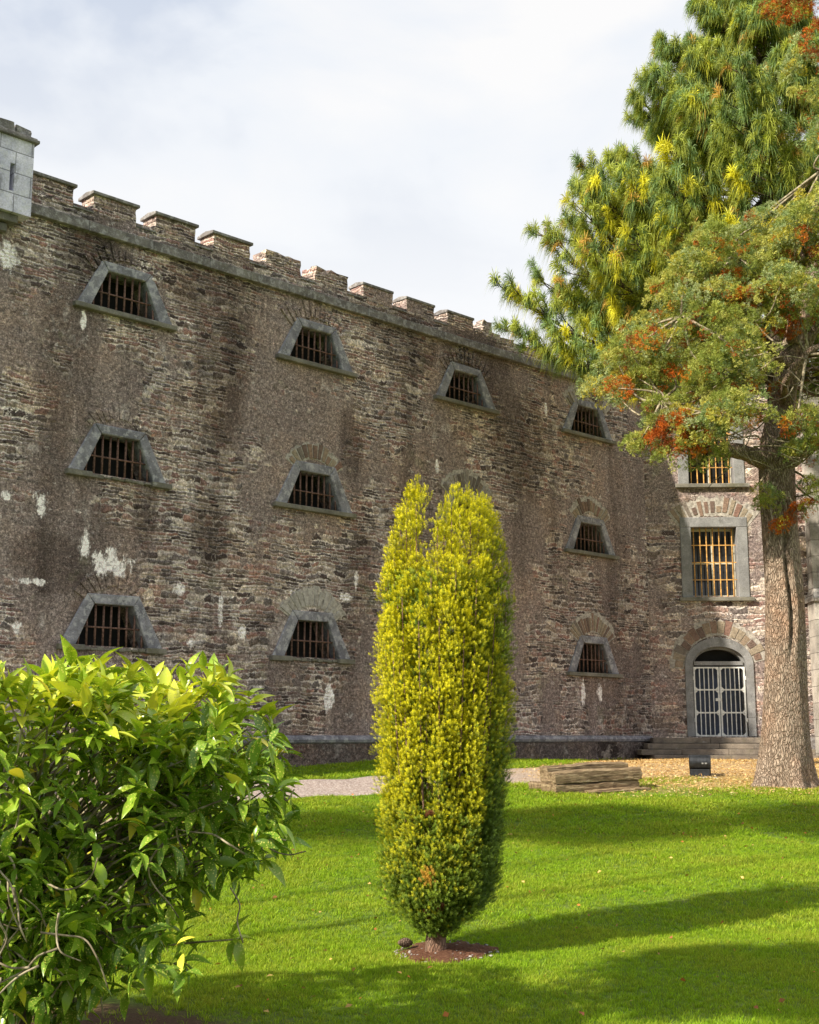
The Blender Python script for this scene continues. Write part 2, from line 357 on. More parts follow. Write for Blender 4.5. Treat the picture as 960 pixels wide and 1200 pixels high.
def mat_leaf(name, rough=.55, trans=.25, spec=.3, var=.25, speck=None):
    g = G(name); a = g.n('Attribute'); a.attribute_name = 'Col'; c = a.outputs['Color']
    i = g.n('NewGeometry').outputs['Random Per Island']
    c = g.mix(1, c, g.ramp(i, [(0, (1-var,)*3), (1, (1+var,)*3)]), 'MULTIPLY')
    if speck:
        u = g.n('UVMap').outputs[0]; w = g.noise(g.obj(), 70, 3, .6); v = g.vor(g.obj(), 80)
        c = g.mix(g.math('MULTIPLY', g.rng(v, .20, .36, 1, 0), g.rng(g.noise(g.obj(), 9, 2), .36, .50)), c, speck)
    g.base(c); g.b.inputs['Roughness'].default_value = rough; g.b.inputs['Specular IOR Level'].default_value = spec
    if trans:
        t = g.n('BsdfTranslucent'); g.put(t.inputs[0], g.mix(1, c, (1.35, 1.25, .5), 'MULTIPLY'))
        m = g.n('MixShader'); m.inputs[0].default_value = trans
        g.t.links.new(g.b.outputs[0], m.inputs[1]); g.t.links.new(t.outputs[0], m.inputs[2]); g.t.links.new(m.outputs[0], g.out.inputs[0])
    return g.m
M_GRASS = mat_leaf('grass_blades', .6, .35, .15, .3)
M_NEEDLE = mat_leaf('pine_needles', .5, .25, .3, .25)
M_CYP = mat_leaf('cypress_sprays', .65, .2, .2, .3)
M_YEW = mat_leaf('yew_needles', .5, .32, .3, .2)
M_AUC = mat_leaf('spotted_laurel_leaves', .27, .22, .5, .2, (.58, .58, .13))
M_DRY = mat_leaf('dry_leaves', .8, .1, .2, .35)
def mat_bark(name, a, b, dark, s=(9, 9, 2.6), dist=.03):
    g = G(name); P = g.obj(); w = g.vm('ADD', P, g.vm('MULTIPLY', g.noise(P, 5, 3, col=True), (.12, .12, .2)))
    v = g.vor(g.mul(w, s), 1.6, 'DISTANCE_TO_EDGE'); n = g.noise(g.mul(P, (1, 1, .4)), 26, 6, .7); n2 = g.noise(P, 2, 4)
    c = g.mix(g.rng(n, .3, .7), a, b); c = g.mix(g.rng(v, 0, .12, .75, 0), c, dark); c = g.mix(g.math('MULTIPLY', g.rng(n2, .45, .7), .4), c, g.mix(1, c, (1.3, .9, .7), 'MULTIPLY'))
    g.base(c); g.bump(g.math('ADD', g.rng(v, 0, .2), g.math('MULTIPLY', n, .8)), dist, 1); g.b.inputs['Roughness'].default_value = .9; return g.m
M_BARK = mat_bark('flaky_cypress_bark', (.20, .14, .10), (.46, .37, .29), (.12, .08, .055), s=(20, 20, 4.5), dist=.022)
M_PBARK = mat_bark('dark_pine_bark', (.08, .06, .045), (.17, .13, .10), (.03, .022, .018), dist=.02)
M_YBARK = mat_bark('yew_bark', (.16, .09, .06), (.30, .20, .15), (.06, .035, .025), s=(40, 40, 12), dist=.006)
M_STEM = mat_simple('pale_laurel_stem', (.26, .21, .13), .7, 0, .45, 12, col2=(.42, .36, .25))
def mat_timber():
    g = G('weathered_oak'); P = g.obj(); v = g.mul(P, (1.2, 9, 14)); n = g.noise(v, 2.2, 7, .65, 1.2); f = g.noise(g.mul(P, (3, 30, 40)), 2, 5, .7)
    c = g.ramp(n, [(.32, (.05, .035, .022)), (.46, (.19, .13, .075)), (.58, (.33, .25, .15)), (.72, (.52, .44, .31))])
    c = g.mix(g.rng(f, .55, .7, 0, .6), c, (.07, .05, .03)); g.base(c); g.bump(g.math('ADD', n, g.math('MULTIPLY', f, .5)), .02, 1); return g.m
M_OAK = mat_timber()

# ------------------------------------------------------------------ ground
PATH_LO = [(-420, 1010), (0, 962), (200, 944), (351, 937), (457, 930), (590, 920), (640, 918), (760, 914), (860, 912), (960, 905), (1150, 900)]
PATH_HI = [(-420, 950), (0, 932), (200, 922), (294, 918), (454, 909), (590, 901), (680, 896), (772, 890), (860, 889.5), (960, 889), (1150, 889)]
plo = [onground(*p) for p in PATH_LO]; phi_ = [onground(*p) for p in PATH_HI]
def path_band(X):
    lo = np.interp(X, [p.x for p in plo], [p.y for p in plo]); hi = np.interp(X, [p.x for p in phi_], [p.y for p in phi_]); return lo, hi
YEW = onground(511, 1117); TRK = onground(919, 921)
def mat_ground():
    g = G('lawn_soil'); P = g.obj(); n = g.noise(P, 1.1, 6, .65); f = g.noise(P, 40, 4, .7); m = g.noise(P, 6, 5, .7)
    c = g.ramp(f, [(.2, (.035, .06, .008)), (.5, (.10, .17, .018)), (.8, (.20, .30, .03))])
    c = g.mix(g.rng(m, .5, .7, 0, .5), c, (.16, .16, .045))
    s = g.n('SeparateXYZ'); g.put(s.inputs[0], P)
    wob = g.math('MULTIPLY', g.math('SUBTRACT', g.noise(P, 1.6, 5, .7), .5), 1.6)
    # bare soil under the laurel
    d = g.vm('LENGTH', g.vm('MULTIPLY', g.vm('SUBTRACT', P, (-2.1, 7.2, -1.6)), (.62, .95, 0)), (0, 0, 0))
    c = g.mix(g.rng(g.math('ADD', d, wob), .6, 1.15, 1, 0), c, g.mix(f, (.035, .018, .009), (.13, .075, .04)))
    # carpet of fallen needles near the trees
    a = g.rng(g.math('ADD', s.outputs[0], g.math('MULTIPLY', wob, 1.5)), 2.2, 4.2); b = g.rng(g.math('ADD', s.outputs[1], wob), 19.3, 20.8)
    c = g.mix(g.math('MULTIPLY', g.math('MULTIPLY', a, b), .9), c, g.mix(f, (.26, .17, .07), (.62, .44, .20)))
    g.base(c); g.bump(f, .02, 1); return g.m
M_GROUND = mat_ground()
xs = np.unique(np.concatenate([[-1500, -600, -250, -100, -50], np.arange(-30, -9, 3.), np.arange(-9, 13, .22), np.arange(13, 40, 3.), [50, 100, 250, 600, 1500]]))
ys = np.unique(np.concatenate([[-1000, -300, -100, -30, -10], np.arange(-6, 5, 1.), np.arange(5, 32, .22), np.arange(32, 60, 4.), [100, 250, 600, 1500, 2500]]))
X, Y = np.meshgrid(xs, ys); Z = gz(Y)
def bumpz(X, Y): return .012*np.sin(1.7*X+.6*Y)+.010*np.sin(2.3*Y-1.1*X+1)+.006*np.sin(5.1*X+3.7*Y)
Z = Z+np.where((np.abs(X) < 14) & (Y > 4) & (Y < 32), bumpz(X, Y), 0)
nx, ny = len(xs), len(ys); idx = np.arange(nx*ny).reshape(ny, nx)
F = np.stack([idx[:-1, :-1], idx[:-1, 1:], idx[1:, 1:], idx[1:, :-1]], -1).reshape(-1, 4)
o = fmesh('lawn', np.stack([X, Y, Z], -1).reshape(-1, 3), F, M_GROUND); o['kind'] = 'structure'
o.data.polygons.foreach_set('use_smooth', [True]*len(F))
def height(X, Y): return gz(Y)+bumpz(X, Y)
# gravel path
def mat_gravel():
    g = G('pink_gravel'); P = g.obj(); v = g.vor(P, 38, 'F1', 'Color'); e = g.vor(P, 38, 'F1'); s = g.n('SeparateColor'); g.put(s.inputs[0], v)
    c = g.ramp(s.outputs[0], [(0, (.30, .24, .22)), (.3, (.46, .38, .35)), (.6, (.58, .50, .47)), (.85, (.38, .33, .32)), (.95, (.66, .60, .56))], True)
    c = g.mix(g.rng(e, .3, .6, 0, .5), c, (.15, .11, .09)); n = g.noise(P, 1.4, 5, .7)
    sp = g.n('SeparateXYZ'); g.put(sp.inputs[0], P); a = g.rng(g.math('ADD', sp.outputs[0], g.math('MULTIPLY', n, 3)), 2.6, 4.6)
    c = g.mix(g.math('MULTIPLY', a, .85), c, g.mix(g.noise(P, 30, 4), (.30, .20, .09), (.64, .46, .24)))
    c = g.mix(g.rng(n, .55, .7, 0, .35), c, (.34, .27, .16)); g.base(c); g.bump(g.math('SUBTRACT', 1, e), .012, 1); return g.m
M_GRAVEL = mat_gravel()
px_ = np.arange(-14, 12.5, .12); lo, hi = path_band(px_)
lo = lo+.07*np.sin(px_*3.1)+.04*np.sin(px_*8.3); hi = hi+.06*np.sin(px_*2.7+1)+.04*np.sin(px_*7.1)
rows = 16; Xp = np.repeat(px_[None], rows, 0); Yp = lo[None]+(hi-lo)[None]*np.linspace(0, 1, rows)[:, None]
Zp = height(Xp, Yp)+.014; Zp[0] -= .03; Zp[-1] -= .03
ip = np.arange(Xp.size).reshape(Xp.shape); Fp = np.stack([ip[:-1, :-1], ip[:-1, 1:], ip[1:, 1:], ip[1:, :-1]], -1).reshape(-1, 4)
o = fmesh('path', np.stack([Xp, Yp, Zp], -1).reshape(-1, 3), Fp, M_GRAVEL); o['kind'] = 'structure'

# ------------------------------------------------------------------ cell block (long wall)
TH = math.atan2(dW.y, dW.x)
BZ = .55      # root sits on the ground, geometry is written with z = 0 at eye level
cell = thing('cell_block', (C0.x, C0.y, -BZ), 'long weathered rubble stone prison wall with battlements and barred trapezoid windows', 'building', rz=TH)
LO = (0, 0, BZ)
COLS = [-15.28, -10.95, -6.64, -2.3]; SILLS = [7.22, 4.34, 1.47]
def trap(s, z, b, t, h): return [(s-b, z), (s+b, z), (s+t, z+h), (s-t, z+h)]
def wall_face(mb_outer, holes, y, name, mat, parent, loc, depth, extra=None, cell=.5):
    bm = bmesh.new(); es = []
    def loop(pts):
        vs = [bm.verts.new((p[0], y, p[1])) for p in pts]
        for i in range(len(vs)): es.append(bm.edges.new((vs[i], vs[(i+1) % len(vs)])))
    loop(mb_outer)
    for h in holes: loop(h)
    bmesh.ops.triangle_fill(bm, use_beauty=True, use_dissolve=False, edges=es)
    for f in bm.faces:
        f.normal_update()
        if f.normal.y > 0: f.normal_flip()
    me = bpy.data.meshes.new(name); bm.to_mesh(me); bm.free()
    V = [tuple(v.co) for v in me.vertices]; Fc = [tuple(p.vertices) for p in me.polygons]
    def quad(a, b, c, d):
        n = len(V); V.extend([a, b, c, d]); Fc.append((n, n+1, n+2, n+3))
    for h in holes:      # reveals
        for i in range(len(h)):
            a, b = h[i], h[(i+1) % len(h)]
            quad((a[0], y, a[1]), (b[0], y, b[1]), (b[0], y+depth, b[1]), (a[0], y+depth, a[1]))
    if extra: extra(quad)
    me2 = bpy.data.meshes.new(name); me2.from_pydata(V, [], Fc)
    return link(name, me2, mat, parent, loc)
wins = [(s, z) for z in SILLS for s in COLS]
holes = [trap(s, z+.0, .74, .42, .745) for s, z in wins]
def extra(quad):
    x0, x1, z0, z1, d = -26, 0.0, -.75, 8.95, 9.
    quad((x0, .001, z1), (x1, .001, z1), (x1+4, d, z1), (x0, d, z1)); quad((x0, 0, z0), (x0, 0, z1), (x0, d, z1), (x0, d, z0))
    quad((x0, d, z0), (x0, d, z1), (x1+4, d, z1), (x1+4, d, z0))
wall_face([(-26, -.75), (0, -.75), (0, 8.95), (-26, 8.95)], holes, 0, 'wall', M_WALL, cell, LO, .55, extra)
# dark cell behind each opening
for s, z in wins:
    m = MB(); m.box(s-1.1, s+1.1, .548, 1.6, z-.4, z+1.2); m.build('cell_interior', M_DARK, cell, LO)
def window_cell(s, z, broken, k):
    rs = random.Random(k)
    m = MB(); y0, y1 = -.035, .26
    O = trap(s, z, .965, .495, .86); I = trap(s, z+.0, .69, .37, .69)
    g = .004
    O = [(p[0]+rs.uniform(-.018, .018), p[1]+(rs.uniform(-.018, .018) if i > 1 else 0)) for i, p in enumerate(O)]
    m.prism([O[0], (I[0][0], I[0][1]), (I[3][0]-g, I[3][1]), (O[3][0]-g, O[3][1])], y0, y1)
    m.prism([(I[1][0], I[1][1]), O[1], (O[2][0]+g, O[2][1]), (I[2][0]+g, I[2][1])], y0+rs.uniform(-.006, .01), y1)
    m.prism([(I[3][0], I[3][1]), (I[2][0], I[2][1]), (O[2][0], O[2][1]), (O[3][0], O[3][1])], y0-.006, y1)
    w = m.build('window', M_LIME, cell, LO, bevel=rs.uniform(.012, .024))
    sl = MB()
    if broken:
        sl.box(s-1.02, s-.55, -.10, .30, z-.09, z+.003); sl.box(s+.62, s+1.02, -.10, .30, z-.09, z+.003)
        for i in range(9):
            a = s-.55+i*.13; sl.box(a+.004, a+.126, -.02-rs.random()*.05, .30, z-.085+rs.random()*.02, z-.012-rs.random()*.03)
    else: sl.box(s-1.02, s+1.02, -.105, .30, z-.085, z+.003)
    o = sl.build('sill', M_SILL, w, bevel=.012)
    if broken: o['label'] = 'sill broken away in the middle'
    gr = MB(); yb = .06
    for i in range(9):
        x = s-.60+i*.15; zt = z+.69*min(1, (.70-abs(x-s))/.32)
        if zt > z+.1: gr.tube([(x+rs.uniform(-.008, .008), yb, z-.03), (x+rs.uniform(-.008, .008), yb, zt+.03)], [.0195]*2, 6)
    gr.tube([(s-.54, yb-.012, z+.31), (s+.54, yb-.012, z+.31)], [.015]*2, 6)
    gr.build('grille', M_RUST, w, smooth=True)
for k, (s, z) in enumerate(wins): window_cell(s, z, k in (4, 8, 9), k)
# fan of relieving stones over each window
def fan(s, zt, a0, a1, n, r0, r1, mat, rs, cz, parent, loc, mort=True, gap=.16, y=-.018, ax=1., bed=None):
    m = MB(); b = MB()
    for i in range(n):
        t0 = a0+(a1-a0)*i/n; t1 = a0+(a1-a0)*(i+1)/n; d = (t1-t0)*gap*rs.uniform(.6, 1.4)
        ro = r1*rs.uniform(.88, 1.05); ri = r0*rs.uniform(.98, 1.06); yy = y+rs.uniform(-.012, .006)
        p = [(ri, t0+d), (ri, t1-d), (ro, t1-d), (ro, t0+d)]
        m.prism([(s-ax*math.cos(t)*r, cz+math.sin(t)*r) for r, t in p], yy, .02)
    o = m.build('relieving_arch', mat, parent, loc, bevel=.006)
    if mort:
        pts = []; N = 40
        for i in range(N+1): t = a0-.03+(a1-a0+.06)*i/N; r = r1*rs.uniform(.99, 1.07); pts.append((s-ax*math.cos(t)*r, cz+math.sin(t)*r))
        for i in range(N, -1, -1): t = a0-.03+(a1-a0+.06)*i/N; r = r0*rs.uniform(.95, .99); pts.append((s-ax*math.cos(t)*r, cz+math.sin(t)*r))
        for i in range(N):
            q = [pts[i], pts[i+1], pts[2*N-i], pts[2*N+1-i]]; b.poly([(p[0], -.008, p[1]) for p in q])
        b.build('mortar_bed', bed or M_MORTAR, o)
    return o
rs = random.Random(3)
for k, (s, z) in enumerate(wins):
    row, c = divmod(k, 4); zt = z+.85
    if row == 0: fan(s, zt, R(42), R(138), 13, .86, 1.22, M_WALL if c < 3 else M_VOUSG, rs, zt-.80, cell, LO, mort=(c == 3), y=-.03)
    elif row == 1: fan(s, zt, R(34), R(146), [13, 11, 13, 14][c], .56, [.85, .84, .95, .92][c], [M_WALL, M_VOUS, M_VOUSG, M_VOUS][c], rs, zt-.43, cell, LO, mort=c > 0, gap=[.10, .13, .12, .11][c], bed=M_BED)
    else: fan(s, zt, R(30), R(150), [11, 12, 13, 17][c], .56, [.9, .90, .95, 1.0][c], [M_WALL, M_BED2, M_VOUSG, M_VOUS][c], rs, zt-.43, cell, LO, mort=c > 0, gap=[.12, .17, .12, .12][c], bed=M_BED)
# string course, parapet, merlons
m = MB(); x = -17.2
while x < -.02:
    x2 = min(x+random.uniform(.9, 1.5), .0); m.box(x+.003, x2-.003, -.10+random.uniform(-.006, .006), .3, 8.50, 8.68); x = x2
m.build('string_course', M_STRING, cell, LO, bevel=.012)
m = MB(); m.box(-26, .3, .003, .42, 8.683, 8.87); m.build('parapet', M_PARAPET, cell, LO)
ends = [-16.38, -15.14, -13.88, -12.63, -11.39, -10.15, -8.87, -7.62, -6.37]
def rough_block(mb, x0, x1, y0, y1, z0, z1, j=.012, seed=0):
    r = random.Random(seed)
    V = []
    nx_ = max(2, int((x1-x0)/.12)); nz_ = max(2, int((z1-z0)/.08)); ny_ = max(2, int((y1-y0)/.1))
    def P(i, k, l): return (x0+(x1-x0)*i/nx_, y0+(y1-y0)*k/ny_, z0+(z1-z0)*l/nz_)
    mp = {}
    def vid(i, k, l):
        if (i, k, l) not in mp:
            p = P(i, k, l); mp[(i, k, l)] = len(V); V.append((p[0]+r.uniform(-j, j), p[1]+r.uniform(-j, j), p[2]+(r.uniform(-j, j) if l else 0)))
        return mp[(i, k, l)]
    Fs = []
    for i in range(nx_):
        for l in range(nz_): Fs += [(vid(i, 0, l), vid(i+1, 0, l), vid(i+1, 0, l+1), vid(i, 0, l+1)), (vid(i, ny_, l), vid(i, ny_, l+1), vid(i+1, ny_, l+1), vid(i+1, ny_, l))]
        for k in range(ny_): Fs += [(vid(i, k, nz_), vid(i+1, k, nz_), vid(i+1, k+1, nz_), vid(i, k+1, nz_))]
    for k in range(ny_):
        for l in range(nz_): Fs += [(vid(0, k, l), vid(0, k, l+1), vid(0, k+1, l+1), vid(0, k+1, l)), (vid(nx_, k, l), vid(nx_, k+1, l), vid(nx_, k+1, l+1), vid(nx_, k, l+1))]
    mb.add(V, Fs)
for k, e in enumerate(ends):
    x0 = -17.2 if k == 0 else e-.84; h = 9.22 if k < 4 else 9.19
    capn = k not in (4, 5)
    m = MB(); rough_block(m, x0, e, .0, .42, 8.872, h if capn else h+.06, .010 if capn else .02, k); mer = m.build('merlon', M_PARAPET, cell, LO)
    if capn:
        c = MB(); w = .05 if k < 4 else .02; zc = h+.012
        pr = [(-w, zc-.01), (-w, zc+.045), (.21, zc+.085), (.42+w, zc+.045), (.42+w, zc-.01)]
        for a, b2 in ([(x0-w if k else x0, e+w)]):
            n = len(pr); V = [(a, p[0], p[1]) for p in pr]+[(b2, p[0], p[1]) for p in pr]
            c.add(V, [tuple(range(n)), tuple(range(2*n-1, n-1, -1))]+[(i, i+n, (i+1) % n+n, (i+1) % n) for i in range(n)])
        c.build('cap', M_STRING, mer, bevel=.01)
    else: mer['label'] = 'merlon that has lost its capping stone'
    if k < 8:      # embrasure slab
        m = MB(); m.box(e+.004, ends[k+1]-.844, -.02, .45, 8.873, 8.905); m.build('embrasure_sill', M_STRING, cell, LO, bevel=.008)
m = MB(); rr = random.Random(5)      # ruined, crumbling end of the parapet
x = -6.3
while x < 0:
    w = rr.uniform(.12, .34); h = rr.uniform(.02, .14)+(.22 if -6.2 < x < -5.9 else 0); rough_block(m, x, x+w, .01, .40, 8.872, 8.93+h, .02, int(x*50)); x += w
o = m.build('crumbled_parapet', M_PARAPET, cell, LO)
# plinth
m = MB()
pr = [(-.06, .02), (-.15, -.01), (-.17, -.06), (-.15, -.11), (-.12, -.13), (.05, -.13), (.05, .02)]
x = -26.
while x < -.25:
    x2 = min(x+random.uniform(.8, 1.4), -.2); n = len(pr); V = [(x+.002, p[0], p[1]) for p in pr]+[(x2-.002, p[0], p[1]) for p in pr]
    m.add(V, [tuple(range(n)), tuple(range(2*n-1, n-1, -1))]+[(i, i+n, (i+1) % n+n, (i+1) % n) for i in range(n)]); x = x2
m.build('plinth_moulding', M_LIME, cell, LO)
m = MB(); m.box(-26, -.2, -.115, .03, -.75, -.133); m.build('plinth', mat_rubble('plinth_stone', sx=2.6, sz=4.5, render_amt=.9, tone=.75, streaks=False, seed=8.), cell, LO)
# corner turret at the left end (ashlar box on corbels, slit, cornice)
m = MB(); ZT, ZB, XR = 9.60, 8.33, -17.29
m.box(-18.6, -17.69, -.30, .7, ZB, ZT); m.box(-17.61, XR, -.30, .7, ZB, ZT); m.box(-17.69, -17.61, -.30, .7, ZB, 8.68); m.box(-17.69, -17.61, -.30, .7, 9.15, ZT); m.box(-17.69, -17.61, -.1, .7, 8.68, 9.15)
tu = m.build('turret', M_ASHLAR, cell, LO)
m = MB(); m.box(-18.7, XR+.07, -.36, .76, ZT+.003, ZT+.06); m.box(-18.66, XR+.04, -.33, .73, ZT+.063, ZT+.095); m.build('cornice', M_STRING, tu, bevel=.012)
m = MB(); rough_block(m, -18.6, -17.62, -.26, .66, ZT+.097, ZT+.27, .02, 4); rough_block(m, -17.60, XR-.06, -.24, .64, ZT+.097, ZT+.24, .025, 6); m.build('turret_top', M_STRING, tu)
m = MB()
for i, (a, b2) in enumerate([(-18.6, -17.46), (-18.6, -17.60)]): m.box(a, b2, -.22+.08*i, .0, ZB-.14-.15*i, ZB-.003-.15*i)
m.build('corbel', M_SILL, tu, bevel=.02)

# ------------------------------------------------------------------ entrance block (door wall)
TH2 = -math.atan(.04)
ent = thing('entrance_block', (C0.x, C0.y, -BZ), 'rubble stone entrance wall with barred sash windows above an arched gated doorway', 'building', rz=TH2)
WX, DX = 1.69, 1.69
def arch_pts(cx, hw, zs, rise, n=16, z0=None, pw=1.):
    p = []
    if z0 is not None: p += [(cx-hw, z0), (cx+hw, z0)]
    for i in range(n+1):
        t = math.pi*i/n; p.append((cx+hw*math.cos(t), zs+rise*math.sin(t)**pw))
    return p
h2 = [[(WX-.57, 3.45), (WX+.57, 3.45), (WX+.57, 5.21), (WX-.57, 5.21)], [(WX-.57, 6.34), (WX+.57, 6.34), (WX+.57, 8.10), (WX-.57, 8.10)],
      arch_pts(DX, .64, 1.74, .50, z0=.0)]
hw = [[(a+(.06 if a > WX else -.06), b+(.02 if b > (h[0][1]+1) else -.0)) for a, b in h] for h in h2[:2]]+[arch_pts(DX, .70, 1.74, .56, z0=.0)]
def extra2(quad):
    quad((0, .001, 8.95), (9, .001, 8.95), (9, 8, 8.95), (0, 8, 8.95)); quad((9, 0, -.75), (9, 0, 8.95), (9, 8, 8.95), (9, 8, -.75)); quad((0, 8, -.75), (0, 8, 8.95), (9, 8, 8.95), (9, 8, -.75))
wall_face([(0, -.75), (9, -.75), (9, 8.95), (0, 8.95)], hw, 0, 'wall', M_DOORWALL, ent, LO, .60, extra2)
m = MB(); rough_block(m, -.3, 9, .0, .42, 8.95, 9.2, .015, 9); m.build('parapet', M_PARAPET, ent, LO)
for (z0, z1) in ((3.45, 5.21), (6.34, 8.10)):
    m = MB(); a, b = WX-.84, WX+.84; yo = -.03
    m.box(a, WX-.57, yo, .40, z0-.02, z1-.002); m.box(WX+.57, b, yo, .40, z0-.02, z1-.002); m.box(a, b, yo-.004, .40, z1, z1+.25)
    w = m.build('window', M_FRAME, ent, LO, bevel=.014)
    m = MB(); m.box(a-.08, b+.10, -.11, .42, z0-.12, z0-.022); m.build('sill', M_SILL, w, bevel=.012)
    m = MB(); yy = .32
    for x0, x1, c0, c1 in ((WX-.57, WX-.51, z0, z1), (WX+.51, WX+.57, z0, z1), (WX-.51, WX+.51, z0, z0+.06), (WX-.51, WX+.51, z1-.06, z1), (WX-.51, WX+.51, (z0+z1)/2-.025, (z0+z1)/2+.025), (WX-.015, WX+.015, z0+.06, (z0+z1)/2-.025), (WX-.015, WX+.015, (z0+z1)/2+.025, z1-.06)):
        m.box(x0, x1, yy, yy+.05, c0, c1)
    m.build('sash', M_SASH, w, bevel=.004)
    m = MB(); m.poly([(WX-.51, yy+.03, z0), (WX+.51, yy+.03, z0), (WX+.51, yy+.03, z1), (WX-.51, yy+.03, z1)]); m.build('pane', M_GLASS, w)
    m = MB()
    for i in range(7): x = WX-.48+.16*i; m.tube([(x, .16, z0-.02), (x, .16, z1+.01)], [.0155]*2, 7)
    for t in (.25, .5, .75): m.box(WX-.575, WX+.575, .150, .157, z0+(z1-z0)*t-.012, z0+(z1-z0)*t+.012)
    m.build('grille', M_RUSTO, w, smooth=False)
fan(WX, 5.46, R(52), R(128), 13, 1.36, 1.76, M_VOUS, rs, 5.46-1.28, ent, LO, gap=.16)
fan(WX, 8.35, R(52), R(128), 13, 1.36, 1.76, M_VOUS, rs, 8.35-1.28, ent, LO, gap=.16)
fan(DX, 2.4, R(4), R(166), 17, .88, 1.20, M_VOUS, rs, 1.62, ent, LO, gap=.045, ax=1.0)
# door surround: jambs and arch ring as one dressed stone frame, with transom
m = MB(); N = 24
def ring(hw0, r0, hw1, r1, zs, y0, y1):
    for i in range(N):
        t0, t1 = math.pi*i/N, math.pi*(i+1)/N
        q = [(DX+hw0*math.cos(t0), zs+r0*math.sin(t0)), (DX+hw1*math.cos(t0), zs+r1*math.sin(t0)), (DX+hw1*math.cos(t1), zs+r1*math.sin(t1)), (DX+hw0*math.cos(t1), zs+r0*math.sin(t1))]
        V = [(p[0], y0, p[1]) for p in q]+[(p[0], y1, p[1]) for p in q]
        m.add(V, [(0, 1, 2, 3), (7, 6, 5, 4), (1, 5, 6, 2), (0, 3, 7, 4)])
ring(.66, .46, .84, .68, 1.74, -.04, .40); ring(.60, .40, .662, .462, 1.74, .10, .40)
for sgn in (-1, 1):
    a, b = sorted((DX+sgn*.66, DX+sgn*.84)); z = 0.0
    for h in (.46, .42, .44, .42): m.box(a, b, -.04+random.uniform(-.004, .004), .40, z+.002, z+h-.002); z += h
    a, b = sorted((DX+sgn*.60, DX+sgn*.658)); m.box(a, b, .10, .40, 0, 1.74)
m.box(DX-.60, DX+.60, .06, .38, 1.745, 1.84)
dr = m.build('door_surround', M_FRAME, ent, LO)
m = MB(); pts = arch_pts(DX, .61, 1.74, .42); m.poly([(p[0], .34, p[1]) for p in pts]); fl = m.build('fanlight', M_DARK, dr)
m = MB(); m.box(DX-.60, DX+.60, .36, .40, 0, 1.74)
for x in (DX-.45, DX-.15, DX+.15, DX+.45):
    m.box(x-.11, x+.11, .35, .36, .10, .78); m.box(x-.11, x+.11, .35, .36, .9, 1.62)
m.build('inner_door', M_NAVY, ent, LO, bevel=.004)
for sgn in (-1, 1):
    m = MB(); a, b = sorted((DX+sgn*.01, DX+sgn*.63)); y0, y1 = .02, .05
    m.box(a, a+.035, y0, y1, .0, 1.70); m.box(b-.035, b, y0, y1, .0, 1.70)
    for z in (0, .56, 1.12, 1.665): m.box(a+.035, b-.035, y0+.002, y1-.002, z, z+.035)
    for i in range(4): x = a+.035+(b-a-.07)*(i+1)/5; m.tube([(x, .035, .0), (x, .035, 1.70)], [.0125]*2, 7)
    for z in (.035, .595, 1.155):        # rounded corners of each panel
        for (cx_, sx_) in ((a+.035, 1), (b-.035, -1)):
            for (cz, sz_) in ((z, 1), (z+.52, -1)):
                m.add([(cx_, y0+.005, cz), (cx_+sx_*.06, y0+.005, cz), (cx_, y0+.005, cz+sz_*.06)], [(0, 1, 2)])
    gt = m.build('gate', M_GATE, ent, LO)
    if sgn == -1:
        m = MB(); m.box(b-.10, b+.01, -.005, .055, .86, .93); m.build('lock_box', M_GATE, gt, bevel=.004)
    for z in (.35, 1.38): m = MB(); xx = b if sgn == 1 else a; m.box(xx-.02, xx+.02, -.0, .06, z, z+.09); m.build('hinge', M_GATE, gt)
# plinth right of the door and buttress
m = MB(); m.box(3.15, 9, -.12, -.002, -.75, -.02); m.build('plinth', M_STRING, ent, LO)
m = MB(); bx0, bx1 = 3.98, 4.9; m.box(bx0-.07, bx1, -.75, -.125, -.75, 3.25)
V = [(bx0-.12, -.80, 3.252), (bx1+.05, -.80, 3.252), (bx1+.05, -.003, 3.252), (bx0-.12, -.003, 3.252), (bx0-.12, -.80, 3.33), (bx1+.05, -.80, 3.33), (bx0+.03, -.42, 3.62), (bx1-.03, -.42, 3.62), (bx0+.03, -.003, 3.62), (bx1-.03, -.003, 3.62), (bx0-.12, -.003, 3.33), (bx1+.05, -.003, 3.33)]
m.add(V, [(0, 1, 2, 3), (0, 1, 5, 4), (4, 5, 7, 6), (6, 7, 9, 8), (0, 4, 10, 3), (4, 6, 8, 10), (1, 5, 11, 2), (5, 7, 9, 11)])
m.box(bx0, bx1, -.45, -.003, 3.45, 8.9); m.build('buttress', M_BUTT, ent, LO)
# steps up to the door
st = MB()
for i, (z1, dpt, x0, x1) in enumerate([(-.03, .85, -.12, 3.35), (-.165, 1.18, -.30, 3.45), (-.30, 1.51, -.50, 3.55), (-.43, 1.84, -.25, 3.65)]):
    x = x0; yb = (-.02 if i == 0 else -(dpt-.33)+.0)
    while x < x1-.01:
        x2 = min(x+random.uniform(.9, 1.7), x1); z0 = z1-.133 if i < 3 else -.75
        st.box(x+.003, x2-.003, -dpt+random.uniform(-.008, .008), -.18 if i == 0 else -.2, z0+.002, z1+random.uniform(-.004, .004)); x = x2
st.box(-.12, 3.35, -.3, -.005 , -.75, -.034) if False else None
q = thing('stone_steps', (C0.x, C0.y, -BZ), 'wide worn grey stone steps leading up to the arched gated doorway', 'steps', rz=TH2)
st.build('step', M_STEP, q, LO, bevel=.015)
m = MB(); m.box(-.11, 3.34, -.178, -.125, -.75, -.04); m.build('landing', M_STEP, q, LO)

